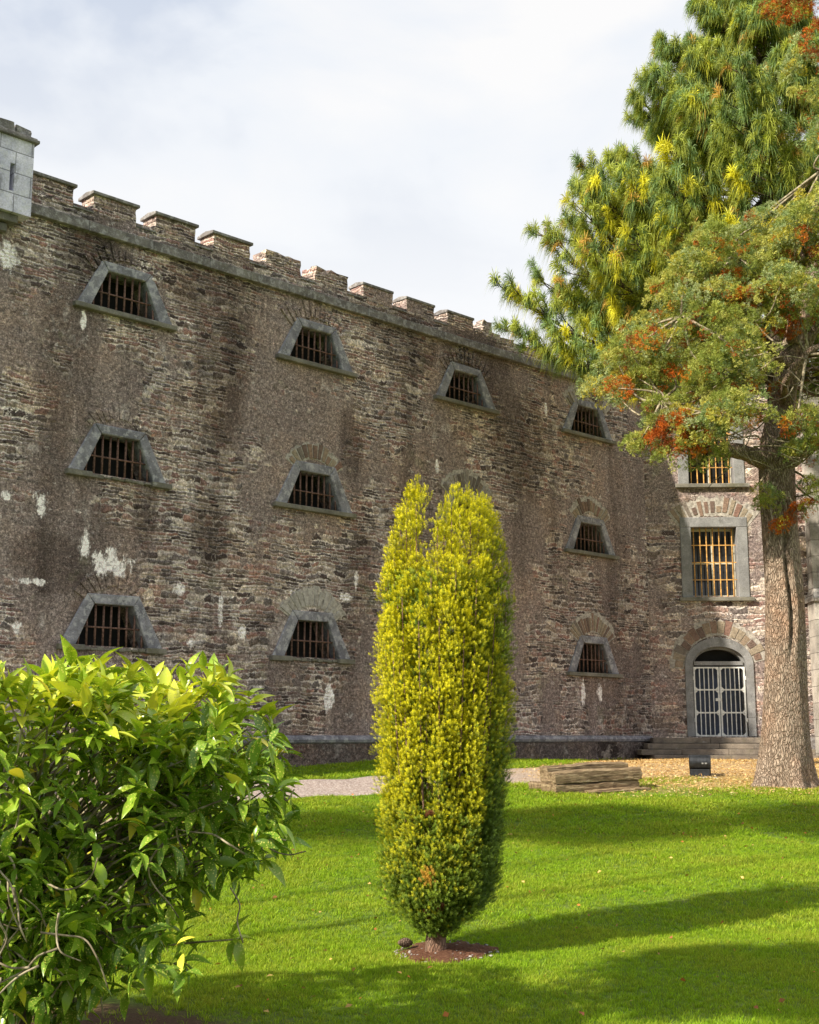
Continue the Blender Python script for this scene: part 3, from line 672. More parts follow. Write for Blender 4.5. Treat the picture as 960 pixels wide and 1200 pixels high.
# ------------------------------------------------------------------ cypress tree (bare trunk, limbs, crown of sprays)
def lerp(a, b, t): return a+(b-a)*t
cyp = thing('cypress_tree', TRK, 'tall cypress with thick bare flaring trunk and green foliage with rusty patches beside the doorway', 'tree')
T0 = TRK.copy(); TY = T0.y
def big_trunk():
    axis = [at(919, 930, TY), at(919, 915, TY), at(920, 890, TY), at(920.5, 860, TY), at(920, 800, TY), at(919.5, 700, TY), at(914, 620, TY), at(911, 560, TY), at(913, 520, TY), at(916, 480, TY), at(925, 420, TY+.2), at(950, 330, TY+.4), at(985, 220, TY+.6), at(1010, 80, TY+.8), at(1020, -120, TY+1)]
    rad = [.60, .47, .41, .365, .33, .30, .285, .285, .29, .22, .19, .17, .14, .11, .05]
    P = spline(axis, 12); RR = []
    for i in range(len(P)):
        t = i/12; k = min(int(t), len(rad)-2); RR.append(lerp(rad[k], rad[k+1], t-k))
    n = 120; V = []
    for i, p in enumerate(P):
        h = p.z-T0.z; fl = max(0, 1-h/.75)
        for k in range(n):
            w = 2*math.pi*k/n
            lob = fl**1.6*(.16*math.cos(5*w+.6)+.10*math.cos(3*w+1.9)+.06*math.cos(9*w)) 
            r = RR[i]*(1+lob+.03*math.sin(3*w+h*1.1)+.02*math.sin(7*w+h*2.3)+random.uniform(-.012, .012))
            # old scar: a long groove facing the camera
            dw = (w-(-math.pi/2+.02+.15*math.sin(h*3.1)*.6)+math.pi) % (2*math.pi)-math.pi
            if 1.9 < h < 4.2: q0 = math.sin(math.pi*(h-1.9)/2.3); r -= (.10+.03*math.sin(h*17))*math.exp(-(dw/.11)**2)*q0**.6; r += .05*math.exp(-((dw-.26)/.14)**2)*q0+.03*math.exp(-((dw+.24)/.12)**2)*q0
            V.append((p.x+math.cos(w)*r, p.y+math.sin(w)*r, p.z-.0))
    F_ = [(i*n+k, i*n+(k+1) % n, (i+1)*n+(k+1) % n, (i+1)*n+k) for i in range(len(P)-1) for k in range(n)]
    V = [(v[0]-T0.x, v[1]-T0.y, v[2]-T0.z) for v in V]
    me = bpy.data.meshes.new('trunk'); me.from_pydata(V, [], F_); return link('trunk', me, M_BARK, cyp, smooth=True)
big_trunk()
def limb(pts, r0, r1, name='limb', mat=None, parent=None, org=None):
    P = spline([Vector(p)-(org if org is not None else T0) for p in pts], 6); m = MB()
    rr_ = [lerp(r0, r1, (i/(len(P)-1))**.8)*random.uniform(.93, 1.07) for i in range(len(P))]
    m.tube(P, rr_, 10); return m.build(name, mat or M_BARK, parent or cyp, smooth=True)
limb([at(912, 548, TY), at(892, 538, TY-.1), at(862, 528, TY-.3), at(828, 527, TY-.6), at(800, 505, TY-.8), at(778, 480, TY-.7), at(760, 450, TY-.5)], .20, .018)
limb([at(912, 545, TY), at(935, 531, TY-.1), at(962, 516, TY-.2), at(1000, 490, TY-.3), at(1060, 440, TY-.4)], .17, .07)
limb([at(918, 500, TY), at(932, 440, TY-.6), at(948, 400, TY-.8), at(965, 370, TY-.9), at(990, 330, TY-.8)], .10, .05)
limb([at(918, 480, TY), at(922, 445, TY-.9), at(945, 415, TY-1.2), at(972, 400, TY-1.3), at(1010, 380, TY-1.3)], .07, .04)
limb([at(928, 400, TY), at(937, 320, TY-.8), at(952, 270, TY-1.1), at(960, 230, TY-1.3), at(985, 170, TY-1.2)], .09, .05)
limb([at(925, 430, TY), at(890, 400, TY-.5), at(850, 380, TY-.7), at(800, 380, TY-.7)], .07, .015)
limb([at(935, 370, TY), at(900, 320, TY-.4), at(860, 310, TY-.6), at(830, 305, TY-.6)], .06, .015)
# crown clumps
clumps = []
poly = [(714, 437), (732, 402), (752, 374), (780, 332), (800, 300), (826, 276), (860, 262), (905, 250), (985, 215), (985, 540), (930, 540), (900, 500), (872, 495), (840, 530), (800, 530), (772, 515), (745, 480), (715, 462)]
def inpoly(x, y):
    c = False; n = len(poly)
    for i in range(n):
        x1, y1 = poly[i]; x2, y2 = poly[(i+1) % n]
        if (y1 > y) != (y2 > y) and x < (x2-x1)*(y-y1)/(y2-y1)+x1: c = not c
    return c
rc = random.Random(11)
gx = 0
for py in range(185, 545, 24):
    for pxx in range(700, 985, 26):
        x = pxx+rc.uniform(-12, 12)+(13 if (py//24) % 2 else 0); y = py+rc.uniform(-9, 9)
        if not inpoly(x, y): continue
        if x > 900 and 380 < y < 540 and rc.random() < .75: continue
        if x > 850 and y > 440 and rc.random() < .6: continue
        side = (x-700)/260; Yc = TY-.2-1.9*min(1, side*1.6)*rc.uniform(.35, 1)
        clumps.append((at(x, y, Yc), rc.uniform(.22, .44), rc.random()*.9))
        if rc.random() < .10: clumps.pop(); continue
        if rc.random() < .45: clumps.append((at(x+rc.uniform(-10, 10), y+rc.uniform(-10, 10), TY+rc.uniform(.3, 2.2)), rc.uniform(.35, .5), rc.random()*.9))
for (x, y, Yc, r, q_) in [(757, 528, TY-.8, .20, .1), (748, 520, TY-.8, .17, .3), (772, 518, TY-.9, .24, .95), (815, 515, TY-1.3, .24, .95), (790, 495, TY-1.4, .24, .96), (800, 508, TY-1.2, .28, .93), (825, 494, TY-1.2, .28, .96), (845, 478, TY-1.2, .26, .97), (795, 525, TY-1.1, .2, .92), (880, 350, TY-1.6, .22, .95), (905, 345, TY-1.6, .2, .95), (725, 455, TY-.8, .2, .95), (855, 330, TY-1.4, .18, .93), (930, 380, TY-1.2, .25, .95), (760, 395, TY-1.5, .16, .93),
                          (897, 577, TY-.45, .11, .05), (895, 592, TY-.45, .12, .1), (905, 585, TY-.4, .09, .2), (932, 600, TY-.5, .13, .97), (948, 595, TY-.5, .12, .99), (920, 615, TY-.5, .10, .98), (910, 620, TY-.5, .07, .97), (948, 568, TY-.5, .15, .05), (962, 575, TY-.5, .16, .1), (962, 590, TY-.5, .12, .2),
                          (935, 515, TY-.6, .22, .1), (958, 500, TY-.7, .26, .1), (955, 525, TY-.6, .18, .2), (935, 490, TY-.3, .2, .95), (915, 460, TY-.1, .22, .96), (930, 8, TY-.5, .32, .97), (958, 45, TY-.5, .32, .98), (955, -10, TY-.5, .5, .4), (905, 12, TY-.3, .2, .96), (940, 75, TY-.3, .28, .2), (965, 110, TY-.4, .4, .3), (975, 160, TY-.4, .4, .5)]:
    clumps.append((at(x, y, Yc), r, q_))
for i in range(120):    # rest of the crown, mostly beyond the picture's right edge
    a = rc.uniform(0, 2*math.pi); h = rc.uniform(5.0, 17.); rad = 3.3*(1-((h-5)/14)**1.4)*rc.uniform(.6, 1)+.2
    p = Vector((T0.x+2.2+math.cos(a)*rad, T0.y+.6+math.sin(a)*rad, h)); pxv = 480+1500*p.x/(p.y*cP+p.z*sP)
    if pxv > 1000: clumps.append((p, rc.uniform(.5, .7), rc.random()*.9))
def quads(N, maker): 
    V = []; F_ = []
    for i in range(N):
        a = maker(i); F_.append([len(V)+k for k in range(4)]); V += a
    return np.array(V), np.array(F_)
tr = random.Random(2)
def spray_leaf(i):
    a = (i-3)/3*1.0+tr.uniform(-.15, .15); L = 1-.30*abs(a)+tr.uniform(-.15, .1); z = tr.uniform(-.25, .25)
    d = Vector((math.sin(a), math.cos(a), z)); s = Vector((math.cos(a), -math.sin(a), tr.uniform(-.9, .9))).normalized(); r0 = tr.uniform(.0, .25); w = tr.uniform(.055, .09)
    return [tuple(d*r0), tuple(d*(r0+(L-r0)*.6)+s*w), tuple(d*L), tuple(d*(r0+(L-r0)*.6)-s*w)]
sv, sf = quads(7, spray_leaf)
P_ = []; D_ = []; S_ = []; CC = []
gpal = np.array([(.24, .29, .06), (.34, .37, .08), (.46, .46, .12), (.22, .30, .12), (.36, .42, .21), (.50, .45, .07)])
rustp = np.array([(.50, .12, .015), (.38, .09, .015), (.60, .22, .02), (.26, .07, .02)])
for (c, r, q_) in clumps:
    ns = int(46*(r/.4)**1.9)+5; off_ = c.x > 9.2; cv_ = 1.15+.3*math.sin(q_*70)
    if off_: ns = ns//2
    sd_ = rng.normal(size=(ns, 3)); sd_ /= np.linalg.norm(sd_, axis=1, keepdims=True)
    flip = (rng.random(ns) < .45) & (sd_[:, 2] < 0); sd_[flip, 2] *= -1
    lump = 1+.28*np.sin(sd_[:, 0]*5+q_*20)*np.sin(sd_[:, 1]*5+q_*9)
    sr = r*lump*rng.uniform(.55, 1.05, ns); sc_ = sd_*np.array([cv_, cv_, .58])*sr[:, None]+np.array(c); sc_[:, 2] -= .18*(sc_[:, 0]-c.x)**2/r+.0
    if q_ > .9: rust = rng.random(ns) < .85
    else: rust = ((sd_[:, 2] < -.05) & (rng.random(ns) < (.55 if q_ > .5 else .2)) & (np.sin(sd_[:, 0]*3+q_*30) > -.2)) | (rng.random(ns) < .025)
    hue_ = gpal[np.clip((rng.normal(2.2+2*math.sin(q_*40), 1.3, ns)).astype(int), 0, 5)]
    hue_ = np.where(rust[:, None], rustp[rng.integers(0, 4, ns)], hue_)
    k_ = 25; tr_ = rng.uniform(.07, .13, ns)
    d = rng.normal(size=(ns, k_, 3)); d /= np.linalg.norm(d, axis=2, keepdims=True); d = d+sd_[:, None, :]*.75+np.array([0, 0, .25]); d /= np.linalg.norm(d, axis=2, keepdims=True)
    p = sc_[:, None, :]+d*(tr_[:, None, None]*rng.uniform(.35, 1, (ns, k_, 1)))
    P_.append(p.reshape(-1, 3)); D_.append((d+rng.normal(size=d.shape)*.3).reshape(-1, 3)); S_.append((tr_[:, None]*rng.uniform(.40, .66, (ns, k_))).ravel()*(1.5 if off_ else 1))
    CC.append((hue_[:, None, :]*rng.uniform(.75, 1.25, (ns, k_, 1))).reshape(-1, 3))
P_ = np.concatenate(P_); D_ = np.concatenate(D_); S_ = np.concatenate(S_); CC = np.concatenate(CC); n = len(P_)
V = scatter(sv, P_-np.array(T0), D_, S_, rng.uniform(0, 6.28, n))
fmesh('crown', V, tile(sf, n, len(sv)), M_CYP, cyp, np.repeat(CC, len(sv), 0))
# twigs between limbs and clumps, and tangles of bare twigs under the crown
tw = MB()
nodes = [at(912, 545, TY), at(828, 527, TY-.6), at(775, 470, TY-1), at(918, 480, TY), at(930, 400, TY), at(850, 380, TY-1), at(800, 370, TY-1.3), at(860, 300, TY-.8), at(945, 415, TY-1.2), at(945, 300, TY-1), at(962, 200, TY)]
for (c, r, q_) in clumps[:260]:
    b = min(nodes, key=lambda p: (p-c).length)
    if (b-c).length > (3.2 if c.z < 10 else 1.2): continue
    mid = (b+c)/2+Vector((rc.uniform(-.2, .2), rc.uniform(-.2, .2), rc.uniform(-.35, .05)))
    P = [p-T0 for p in spline([b, mid, c], 4)]; tw.tube(P, [lerp(.028, .009, i/(len(P)-1)) for i in range(len(P))], 5)
for i in range(90):
    x0 = rc.uniform(840, 965); y0 = rc.uniform(420, 535); Yc = TY-rc.uniform(-.2, 1.3); P = [at(x0, y0, Yc)]; a = rc.uniform(0, 6.28)
    for k in range(3): a += rc.uniform(-.9, .9); P.append(P[-1]+Vector((math.cos(a)*.28, rc.uniform(-.2, .2), math.sin(a)*.16-.05)))
    P = [p-T0 for p in spline(P, 4)]; tw.tube(P, [lerp(.013, .005, k/(len(P)-1)) for k in range(len(P))], 4)
tw.build('twigs', M_STEM, cyp, smooth=True)

# ------------------------------------------------------------------ pine behind
PB = Vector((7.25, 24.6, float(gz(24.6)))); HP = 17.6
pine = thing('pine_tree', PB, 'tall pine with long drooping blue green needles growing behind the cypress', 'tree')
m = MB(); P = [Vector((0, 0, -.1)), Vector((.02, 0, 3)), Vector((.06, .02, 8)), Vector((.1, 0, 14)), Vector((.05, 0, 16.2)), Vector((0, 0, HP))]; m.tube(spline(P, 5), list(np.interp(np.arange(26)/25, [0, .3, 1], [.27, .22, .03])), 12); m.build('trunk', M_PBARK, pine, smooth=True)
rp_ = random.Random(21); br = MB(); TP = []; TD = []; TS = []; TC = []
def reach(z):    # crown radius at height z above eye level
    return float(np.interp(z, [5.2, 6.2, 7.6, 8.4, 9.6, 11.2, 12.8, 14, 15.5, 17], [4.6, 5.3, 5.3, 4.7, 4.0, 3.1, 2.3, 1.7, 1.0, .3]))
def pine_branch(a, L, z, b0, rise, dens=.20):
    dx = Vector((math.cos(a), math.sin(a), 0)); zb = z-PB.z
    ctrl = [b0, b0+dx*L*.35+Vector((0, 0, .07*rise)), b0+dx*L*.72+Vector((0, 0, .30*rise)), b0+dx*L+Vector((0, 0, rise))]
    SP = spline(ctrl, 6); br.tube(SP, [lerp(.055, .010, k/(len(SP)-1)) for k in range(len(SP))], 5)
    sidev = Vector((-dx.y, dx.x, 0))
    for k in range(5, len(SP)):
        for sg in (-1, 1, 0):
            if rp_.random() < dens: continue
            f = k/(len(SP)-1); tl = (.35+1.25*(1-f)*min(1, f*2.2))*rp_.uniform(.6, 1.15)*min(1, L/3)
            p0 = SP[k]+Vector((rp_.uniform(-.06, .06),)*3); dr_ = (dx*rp_.uniform(.5, 1.0)+sidev*sg*rp_.uniform(.6, 1.1)+Vector((0, 0, rp_.uniform(.1, .7)))).normalized()
            tp = [p0, p0+dr_*tl*.5, p0+dr_*tl*.8+Vector((0, 0, .10*tl)), p0+dr_*tl+Vector((0, 0, .30*tl))]; ts = spline(tp, 2)
            br.tube(ts, [lerp(.013, .006, i/(len(ts)-1)) for i in range(len(ts))], 4, False)
            m_ = max(3, int(tl/.13))
            yel = rp_.random() < (.16 if (zb < 10.5 and dx.x < -.3) else .03)
            for i in range(m_):
                t = .35+.65*(i+1)/m_; idx_ = t*(len(ts)-1); i0 = min(int(idx_), len(ts)-2); p = ts[i0].lerp(ts[i0+1], idx_-i0); d = (ts[i0+1]-ts[i0]).normalized()
                TP.append(p); TD.append(d+Vector((rp_.uniform(-.3, .3), rp_.uniform(-.3, .3), rp_.uniform(-.1, .35)))); TS.append(rp_.uniform(.8, 1.15)*(1.0 if i < m_-1 else 1.15))
                TC.append(2 if yel else (3 if rp_.random() < .03 else (0 if rp_.random() < .55 else 1)))
for (tx, ty, tY) in [(592, 338, 23.6), (598, 388, 24.6), (640, 276, 23.9), (632, 330, 25.0), (668, 262, 24.8), (686, 196, 24.2), (700, 225, 23.4), (722, 190, 25.4), (748, 120, 24.6), (774, 52, 24.3), (765, 95, 23.6), (800, 110, 25.2), (845, 70, 24.0), (868, 12, 24.4), (890, -20, 24.8), (655, 400, 23.4), (690, 300, 23.0), (735, 210, 23.0), (790, 180, 22.8), (820, 130, 23.0), (860, 150, 22.8)]:
    tp_ = at(tx, ty, tY)-PB; L = math.hypot(tp_.x, tp_.y); rise = .34*L if ty < 300 else .24*L; b0 = Vector((.06, 0, tp_.z-rise)); pine_branch(math.atan2(tp_.y, tp_.x-.06), L, b0.z+PB.z, b0, rise, .10)
z = 7.55; q_ = 0
while z < 16.2:
    for j in range(6):
        a = q_*.9+j*2*math.pi/6+rp_.uniform(-.3, .3); L = reach(z+.0)*rp_.uniform(.64, 1.07)*(.9 if z < 8.1 else 1)
        zb0 = z-PB.z; b0 = Vector((.06, 0, zb0-L*.16+rp_.uniform(-.2, .2))); pine_branch(a, L, z, b0, L*(.30*rp_.uniform(.6, 1.2)+(.10 if z > 9.5 else 0)))
    z += rp_.uniform(.40, .58); q_ += 1
br.build('branches', M_PBARK, pine, smooth=True)
def needle(i):
    return None
V = []; F_ = []; tcol = []
for i in range(42):
    a = tr.uniform(0, 6.283); sp = tr.uniform(.25, 1.0); L = tr.uniform(.17, .24); d = Vector((math.cos(a)*sp, 1.0-.25*sp, math.sin(a)*sp)).normalized()
    s = d.cross(Vector((tr.uniform(-1, 1), tr.uniform(-1, 1), tr.uniform(-1, 1)))).normalized()*.0046; b = Vector((0, tr.uniform(-.10, .02), 0))
    mid = b+d*L*.6; e = b+d*L; k = len(V); V += [b-s*.6, b+s*.6, mid+s, mid-s, e]
    F_ += [[k, k+1, k+2], [k, k+2, k+3], [k+3, k+2, k+4]]
nv, nf = np.array(V), np.array(F_)
TP = np.array([list(p) for p in TP]); TD = np.array([list(p) for p in TD]); TS = np.array(TS); TC = np.array(TC); n = len(TP)
V = scatter(nv, TP, TD, TS, rng.uniform(0, 6.28, n))
# needles droop: lower each vertex with its distance from the tuft
rel = V.reshape(n, -1, 3)-TP[:, None, :]; hd = np.linalg.norm(rel[:, :, :2], axis=2); Vr = V.reshape(n, -1, 3); Vr[:, :, 2] -= 1.5*hd*hd/.2; V = Vr.reshape(-1, 3)
pc = np.array([(.33, .38, .06), (.17, .26, .09), (.60, .58, .04), (.55, .34, .08)])[TC]*rng.uniform(.75, 1.3, (n, 1))
fmesh('needles', V, tile(nf, n, len(nv)), M_NEEDLE, pine, np.repeat(pc, len(nv), 0))
print('pine tufts', n, 'cypress sprays', len(P_))

# ------------------------------------------------------------------ golden yew
yew = thing('columnar_yew', YEW, 'narrow upright golden yew standing alone on the lawn with greener lower branches', 'tree')
m = MB(); P = spline([Vector((0, 0, -.03)), Vector((.0, 0, .1)), Vector((.02, 0, .22)), Vector((.03, .02, .45)), Vector((.0, .0, .8))], 4)
m.tube(P, list(np.interp(np.arange(17)/16, [0, .12, .5, 1], [.095, .078, .07, .05])), 14); m.build('trunk', M_YBARK, yew, smooth=True)
ry = random.Random(5); cols = []
YS = 9.75/1500      # metres per photo pixel at the yew
def ew(h):   # envelope half width (m) at height h above ground
    return float(np.interp(h, [.12, .2, .28, .36, .47, .7, 1.09, 1.5, 1.87, 2.7, 3.0, 3.3, 3.5], [.06, .12, .24, .33, .385, .405, .43, .46, .48, .485, .475, .45, .40]))
tips = [(468, 604, 0), (480, 588, .05), (521, 588, .0), (551, 588, .1), (563, 600, -.15), (571, 612, .0), (460, 628, -.15), (578, 632, .1), (475, 577, -.15), (487, 572, -.2), (462, 640, -.1), (455, 660, .1), (513, 598, -.3), (530, 577, -.25), (540, 579, -.1), (553, 592, -.25), (563, 590, 0), (572, 610, .1), (587, 640, -.05), (592, 665, .1), (520, 600, .2), (478, 600, .25), (545, 610, .3), (448, 690, -.05), (595, 700, 0), (505, 655, -.4), (470, 680, -.38), (535, 650, -.42), (560, 660, -.38), (582, 700, -.3), (490, 700, -.45), (515, 705, -.48), (545, 720, -.46), (458, 720, -.3), (575, 760, -.36)]
for (px_t, py_t, dy) in tips:
    p = at(px_t, py_t, YEW.y+dy); cols.append((p.x-YEW.x, dy, p.z-YEW.z, ry.uniform(.055, .085)))
for i in range(20):
    a = i*2*math.pi/20+ry.uniform(-.1, .1); r = .41; h = ry.uniform(1.9, 2.95)-(.25 if math.sin(a) < -.3 else 0); cols.append((r*math.cos(a)+.03, r*math.sin(a), h, ry.uniform(.075, .10)))
for i in range(14):
    a = i*2*math.pi/14+ry.uniform(-.2, .2); r = .27; cols.append((r*math.cos(a)+.03, r*math.sin(a), ry.uniform(2.6, 3.1), ry.uniform(.07, .095)))
def yn(i):
    a = i*2.4+tr.uniform(-.3, .3); y = .10+.9*i/15; d = Vector((math.cos(a), .75, math.sin(a))).normalized(); L = tr.uniform(.30, .42)*(1-.25*i/15)
    s = Vector((0, 1, 0)).cross(d).normalized()*.045; b = Vector((0, y*.8, 0)); return [tuple(b-s*.5), tuple(b+d*L*.55-s), tuple(b+d*L), tuple(b+d*L*.55+s)] if False else [tuple(b), tuple(b+d*L*.5+s), tuple(b+d*L), tuple(b+d*L*.5-s)]
yv, yf = quads(16, yn)
ty = np.clip(yv[:, 1], 0, 1.1)/1.1
P_ = []; D_ = []; Sc = []; Cb = []; Ct = []
GOLD = np.array([.96, .88, .012]); GRN = np.array([.09, .15, .018]); LIME = np.array([.46, .56, .03])
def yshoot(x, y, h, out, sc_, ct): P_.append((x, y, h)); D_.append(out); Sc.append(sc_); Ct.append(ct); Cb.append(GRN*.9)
for (cx, cy, top, r0) in cols:
    for i in range(int(74*top/2.8)):
        t = ry.random()**.9; h = .16+(top-.16)*t
        f = min(1, max(.2, (ew(h)-.05)/.40)); tip = min(1, (top-h)/.34)
        rad = r0*(.15+.85*tip**.7)*1.12; a = ry.uniform(0, 6.283); ccx, ccy = cx*f, cy*f
        X_ = ccx+math.cos(a)*rad*ry.uniform(.7, 1.15); Y_ = ccy+math.sin(a)*rad*ry.uniform(.7, 1.15)
        R_ = math.hypot(X_, Y_); E_ = ew(h)*ry.uniform(.95, 1.07)*(1.04-.24*abs(math.sin(6.5*math.atan2(Y_, X_)+.6*math.sin(h*1.7)))**5*(1 if h > .8 else .4))
        if R_ > E_: X_ *= E_/R_; Y_ *= E_/R_; R_ = E_
        if R_ < E_*.5 and h < 2.5: continue
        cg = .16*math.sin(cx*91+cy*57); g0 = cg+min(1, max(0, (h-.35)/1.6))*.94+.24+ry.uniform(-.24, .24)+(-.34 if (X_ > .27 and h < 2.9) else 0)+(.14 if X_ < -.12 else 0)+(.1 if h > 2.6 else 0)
        ox, oy = X_/max(.12, R_), Y_/max(.12, R_); csz = ry.uniform(.026, .046)
        for j in range(13):
            q1, q2, q3 = ry.gauss(0, 1), ry.gauss(0, 1), ry.gauss(.25, 1); nn = math.sqrt(q1*q1+q2*q2+q3*q3)+1e-6; q1 /= nn; q2 /= nn; q3 /= nn
            g1 = min(1, max(0, g0+ry.uniform(-.12, .12)+.15*q3))
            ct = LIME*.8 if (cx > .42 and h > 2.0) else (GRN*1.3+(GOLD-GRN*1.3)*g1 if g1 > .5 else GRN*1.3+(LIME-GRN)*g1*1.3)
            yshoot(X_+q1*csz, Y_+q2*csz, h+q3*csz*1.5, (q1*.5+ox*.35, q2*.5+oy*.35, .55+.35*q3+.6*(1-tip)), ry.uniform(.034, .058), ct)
for i in range(95):    # upright golden leaders standing off the surface
    h0 = ry.uniform(.9, 2.55); a = ry.uniform(-2.9, -.25) if ry.random() < .8 else ry.uniform(0, 6.28); E_ = ew(h0)*ry.uniform(.95, 1.02); ln = ry.uniform(.10, .26)
    if math.cos(a) > .6 and h0 < 2.2: continue
    for j in range(int(ln/.014)): yshoot(E_*math.cos(a)+ry.uniform(-.006, .006), E_*math.sin(a)+ry.uniform(-.006, .006), h0+j*.014, (ry.uniform(-.35, .35), ry.uniform(-.35, .35), 1), .042*(1.15-.5*j*.014/ln), GOLD*ry.uniform(.8, 1.05))
for (cx, cy, top, r0) in cols:   # leading tips
    for k in range(3):
        x0, y0 = cx+ry.uniform(-.03, .03), cy+ry.uniform(-.03, .03); ln = ry.uniform(.06, .16)
        for j in range(int(ln/.012)): yshoot(x0, y0, top-.05+j*.012, (ry.uniform(-.3, .3), ry.uniform(-.3, .3), 1), .04*(1.15-.5*j*.012/ln), GOLD*ry.uniform(.8, 1.0))
# second fill layer so no light shows through
for i in range(9000):
    h = ry.uniform(.15, 2.75); E_ = ew(h)*ry.uniform(.5, .82); a = ry.uniform(0, 6.283)
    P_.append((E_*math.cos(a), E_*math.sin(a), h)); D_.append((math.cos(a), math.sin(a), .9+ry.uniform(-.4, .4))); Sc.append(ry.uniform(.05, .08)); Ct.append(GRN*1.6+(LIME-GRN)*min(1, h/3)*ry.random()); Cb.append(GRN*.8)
for (px_b, py_b, r_) in [(500, 1030, .055), (493, 1078, .03), (516, 1068, .03), (500, 955, .02)]:    # browned sprigs
    c = at(px_b, py_b, YEW.y-.42); col_ = (.62, .38, .06) if py_b == 1030 and px_b == 500 else (.20, .075, .03)
    for i in range(int(900*r_)):
        p = Vector((ry.gauss(0, r_*.5), ry.gauss(0, .03), ry.gauss(0, r_*.5)))+c-YEW; R_ = math.hypot(p.x, p.y); E_ = ew(p.z)*1.04; p.x *= E_/R_; p.y *= E_/R_
        P_.append(tuple(p)); D_.append((p.x*2, p.y*2, .6)); Sc.append(.05); Ct.append(np.array(col_)); Cb.append(np.array(col_)*.7)
P_ = np.array(P_); P_[:, 0] += .035*np.clip((P_[:, 2]-.3)/.8, 0, 1); D_ = np.array(D_); Sc = np.array(Sc); Cb = np.array(Cb); Ct = np.array(Ct); n = len(P_)
V = scatter(yv, P_, D_, Sc, rng.uniform(0, 6.28, n))
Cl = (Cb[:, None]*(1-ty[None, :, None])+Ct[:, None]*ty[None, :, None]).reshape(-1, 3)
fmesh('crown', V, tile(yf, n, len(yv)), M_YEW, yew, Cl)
st_ = MB()
for (cx, cy, top, r0) in cols: st_.tube(spline([Vector((0, 0, .2)), Vector((cx*.45, cy*.45, .6)), Vector((cx*.8, cy*.8, 1.3)), Vector((cx*.97, cy*.97, top-.12))], 3), list(np.linspace(.016, .003, 10)), 5)
st_.build('stems', M_YBARK, yew, smooth=True)
print('yew shoots', n)

# mulch ring
def mat_mulch():
    g = G('mulch'); P = g.obj(); n = g.noise(P, 50, 5, .75); c = g.ramp(n, [(.3, (.05, .02, .012)), (.5, (.16, .07, .04)), (.7, (.28, .15, .09))]); g.base(c); g.bump(n, .03, 1); return g.m
M_MULCH = mat_mulch(); m = MB(); mc = Vector((YEW.x+.07, YEW.y+.02, 0)); N = 40; V = [(0, 0, .045)]; F_ = []
for k, rr_ in enumerate((.12, .22, .32, .375)):
    for i in range(N):
        a = 2*math.pi*i/N; r = rr_*(1+.12*math.sin(3*a+1)+.09*math.sin(7*a)+random.uniform(-.07, .07)*(k == 3)); V.append((r*math.cos(a), r*math.sin(a), (.04, .032, .018, -.03)[k]+random.uniform(-.006, .006)))
for i in range(N): F_.append((0, 1+i, 1+(i+1) % N))
for k in range(3):
    for i in range(N): F_.append((1+k*N+i, 1+k*N+(i+1) % N, 1+(k+1)*N+(i+1) % N, 1+(k+1)*N+i))
V = [(v[0]+mc.x, v[1]+mc.y, v[2]+float(height(v[0]+mc.x, v[1]+mc.y))) for v in V]
m.add(V, F_); o = m.build('mulch', M_MULCH, smooth=True); o['kind'] = 'structure'
# pebbles and chips on the mulch
m = MB(); rq = random.Random(8)
def pebble(m, c, r, rq):
    bm = bmesh.new(); bmesh.ops.create_icosphere(bm, subdivisions=1, radius=1)
    sx_, sy_, sz_ = r*rq.uniform(.7, 1.3), r*rq.uniform(.7, 1.2), r*rq.uniform(.4, .7); a = rq.uniform(0, 6.28)
    V = []
    for v in bm.verts: x, y, z_ = v.co.x*sx_*rq.uniform(.85, 1.15), v.co.y*sy_, v.co.z*sz_; V.append((c[0]+x*math.cos(a)-y*math.sin(a), c[1]+x*math.sin(a)+y*math.cos(a), c[2]+z_))
    m.add(V, [tuple(v.index for v in f.verts) for f in bm.faces]); bm.free()
for i in range(260):
    a = rq.uniform(0, 6.28); r = .38*math.sqrt(rq.random()); 
    if r < .10: continue
    x, y = mc.x+r*math.cos(a), mc.y+r*math.sin(a); pebble(m, (x, y, float(height(x, y))+.035*(1-r/.4)+.01), rq.uniform(.004, .014), rq)
o = m.build('pebbles', mat_vouss('pebble_stone', [(0, (.30, .26, .24)), (.3, (.12, .10, .09)), (.5, (.42, .40, .38)), (.8, (.2, .1, .07))])); tag(o, kind='stuff')
# pine cone on the edge of the mulch
pcn = onground(474, 1112); m = MB()
for k in range(11):
    t = k/10; rr_ = .032*math.sin(math.pi*(.12+.80*t))+.004
    for j in range(8):
        a = j*math.pi/4+k*.39; x = -.05+.10*t; c0 = Vector((x, math.cos(a)*rr_*.5, math.sin(a)*rr_*.5)); c1 = Vector((x+.014, math.cos(a)*rr_, math.sin(a)*rr_)); s = Vector((0, -math.sin(a), math.cos(a)))*.010
        m.add([c0-s, c0+s, c1+s, c1-s], [(0, 1, 2, 3)]); m.add([c1-s, c1+s, c1+s*.6+Vector((-.006, 0, 0)), c1-s*.6+Vector((-.006, 0, 0))], [(0, 1, 2, 3)])
m.tube([(-.05, 0, 0), (0, 0, 0), (.05, 0, 0)], [.010, .016, .006], 8)
o = m.build('pine_cone', mat_simple('cone_brown', (.16, .11, .08), .8, 0, .4, 60)); o.location = pcn+Vector((0, 0, .045)); o.rotation_euler = (0, .1, .5); tag(o, 'brown pine cone lying at the left edge of the mulch ring under the golden yew', 'pine cone')

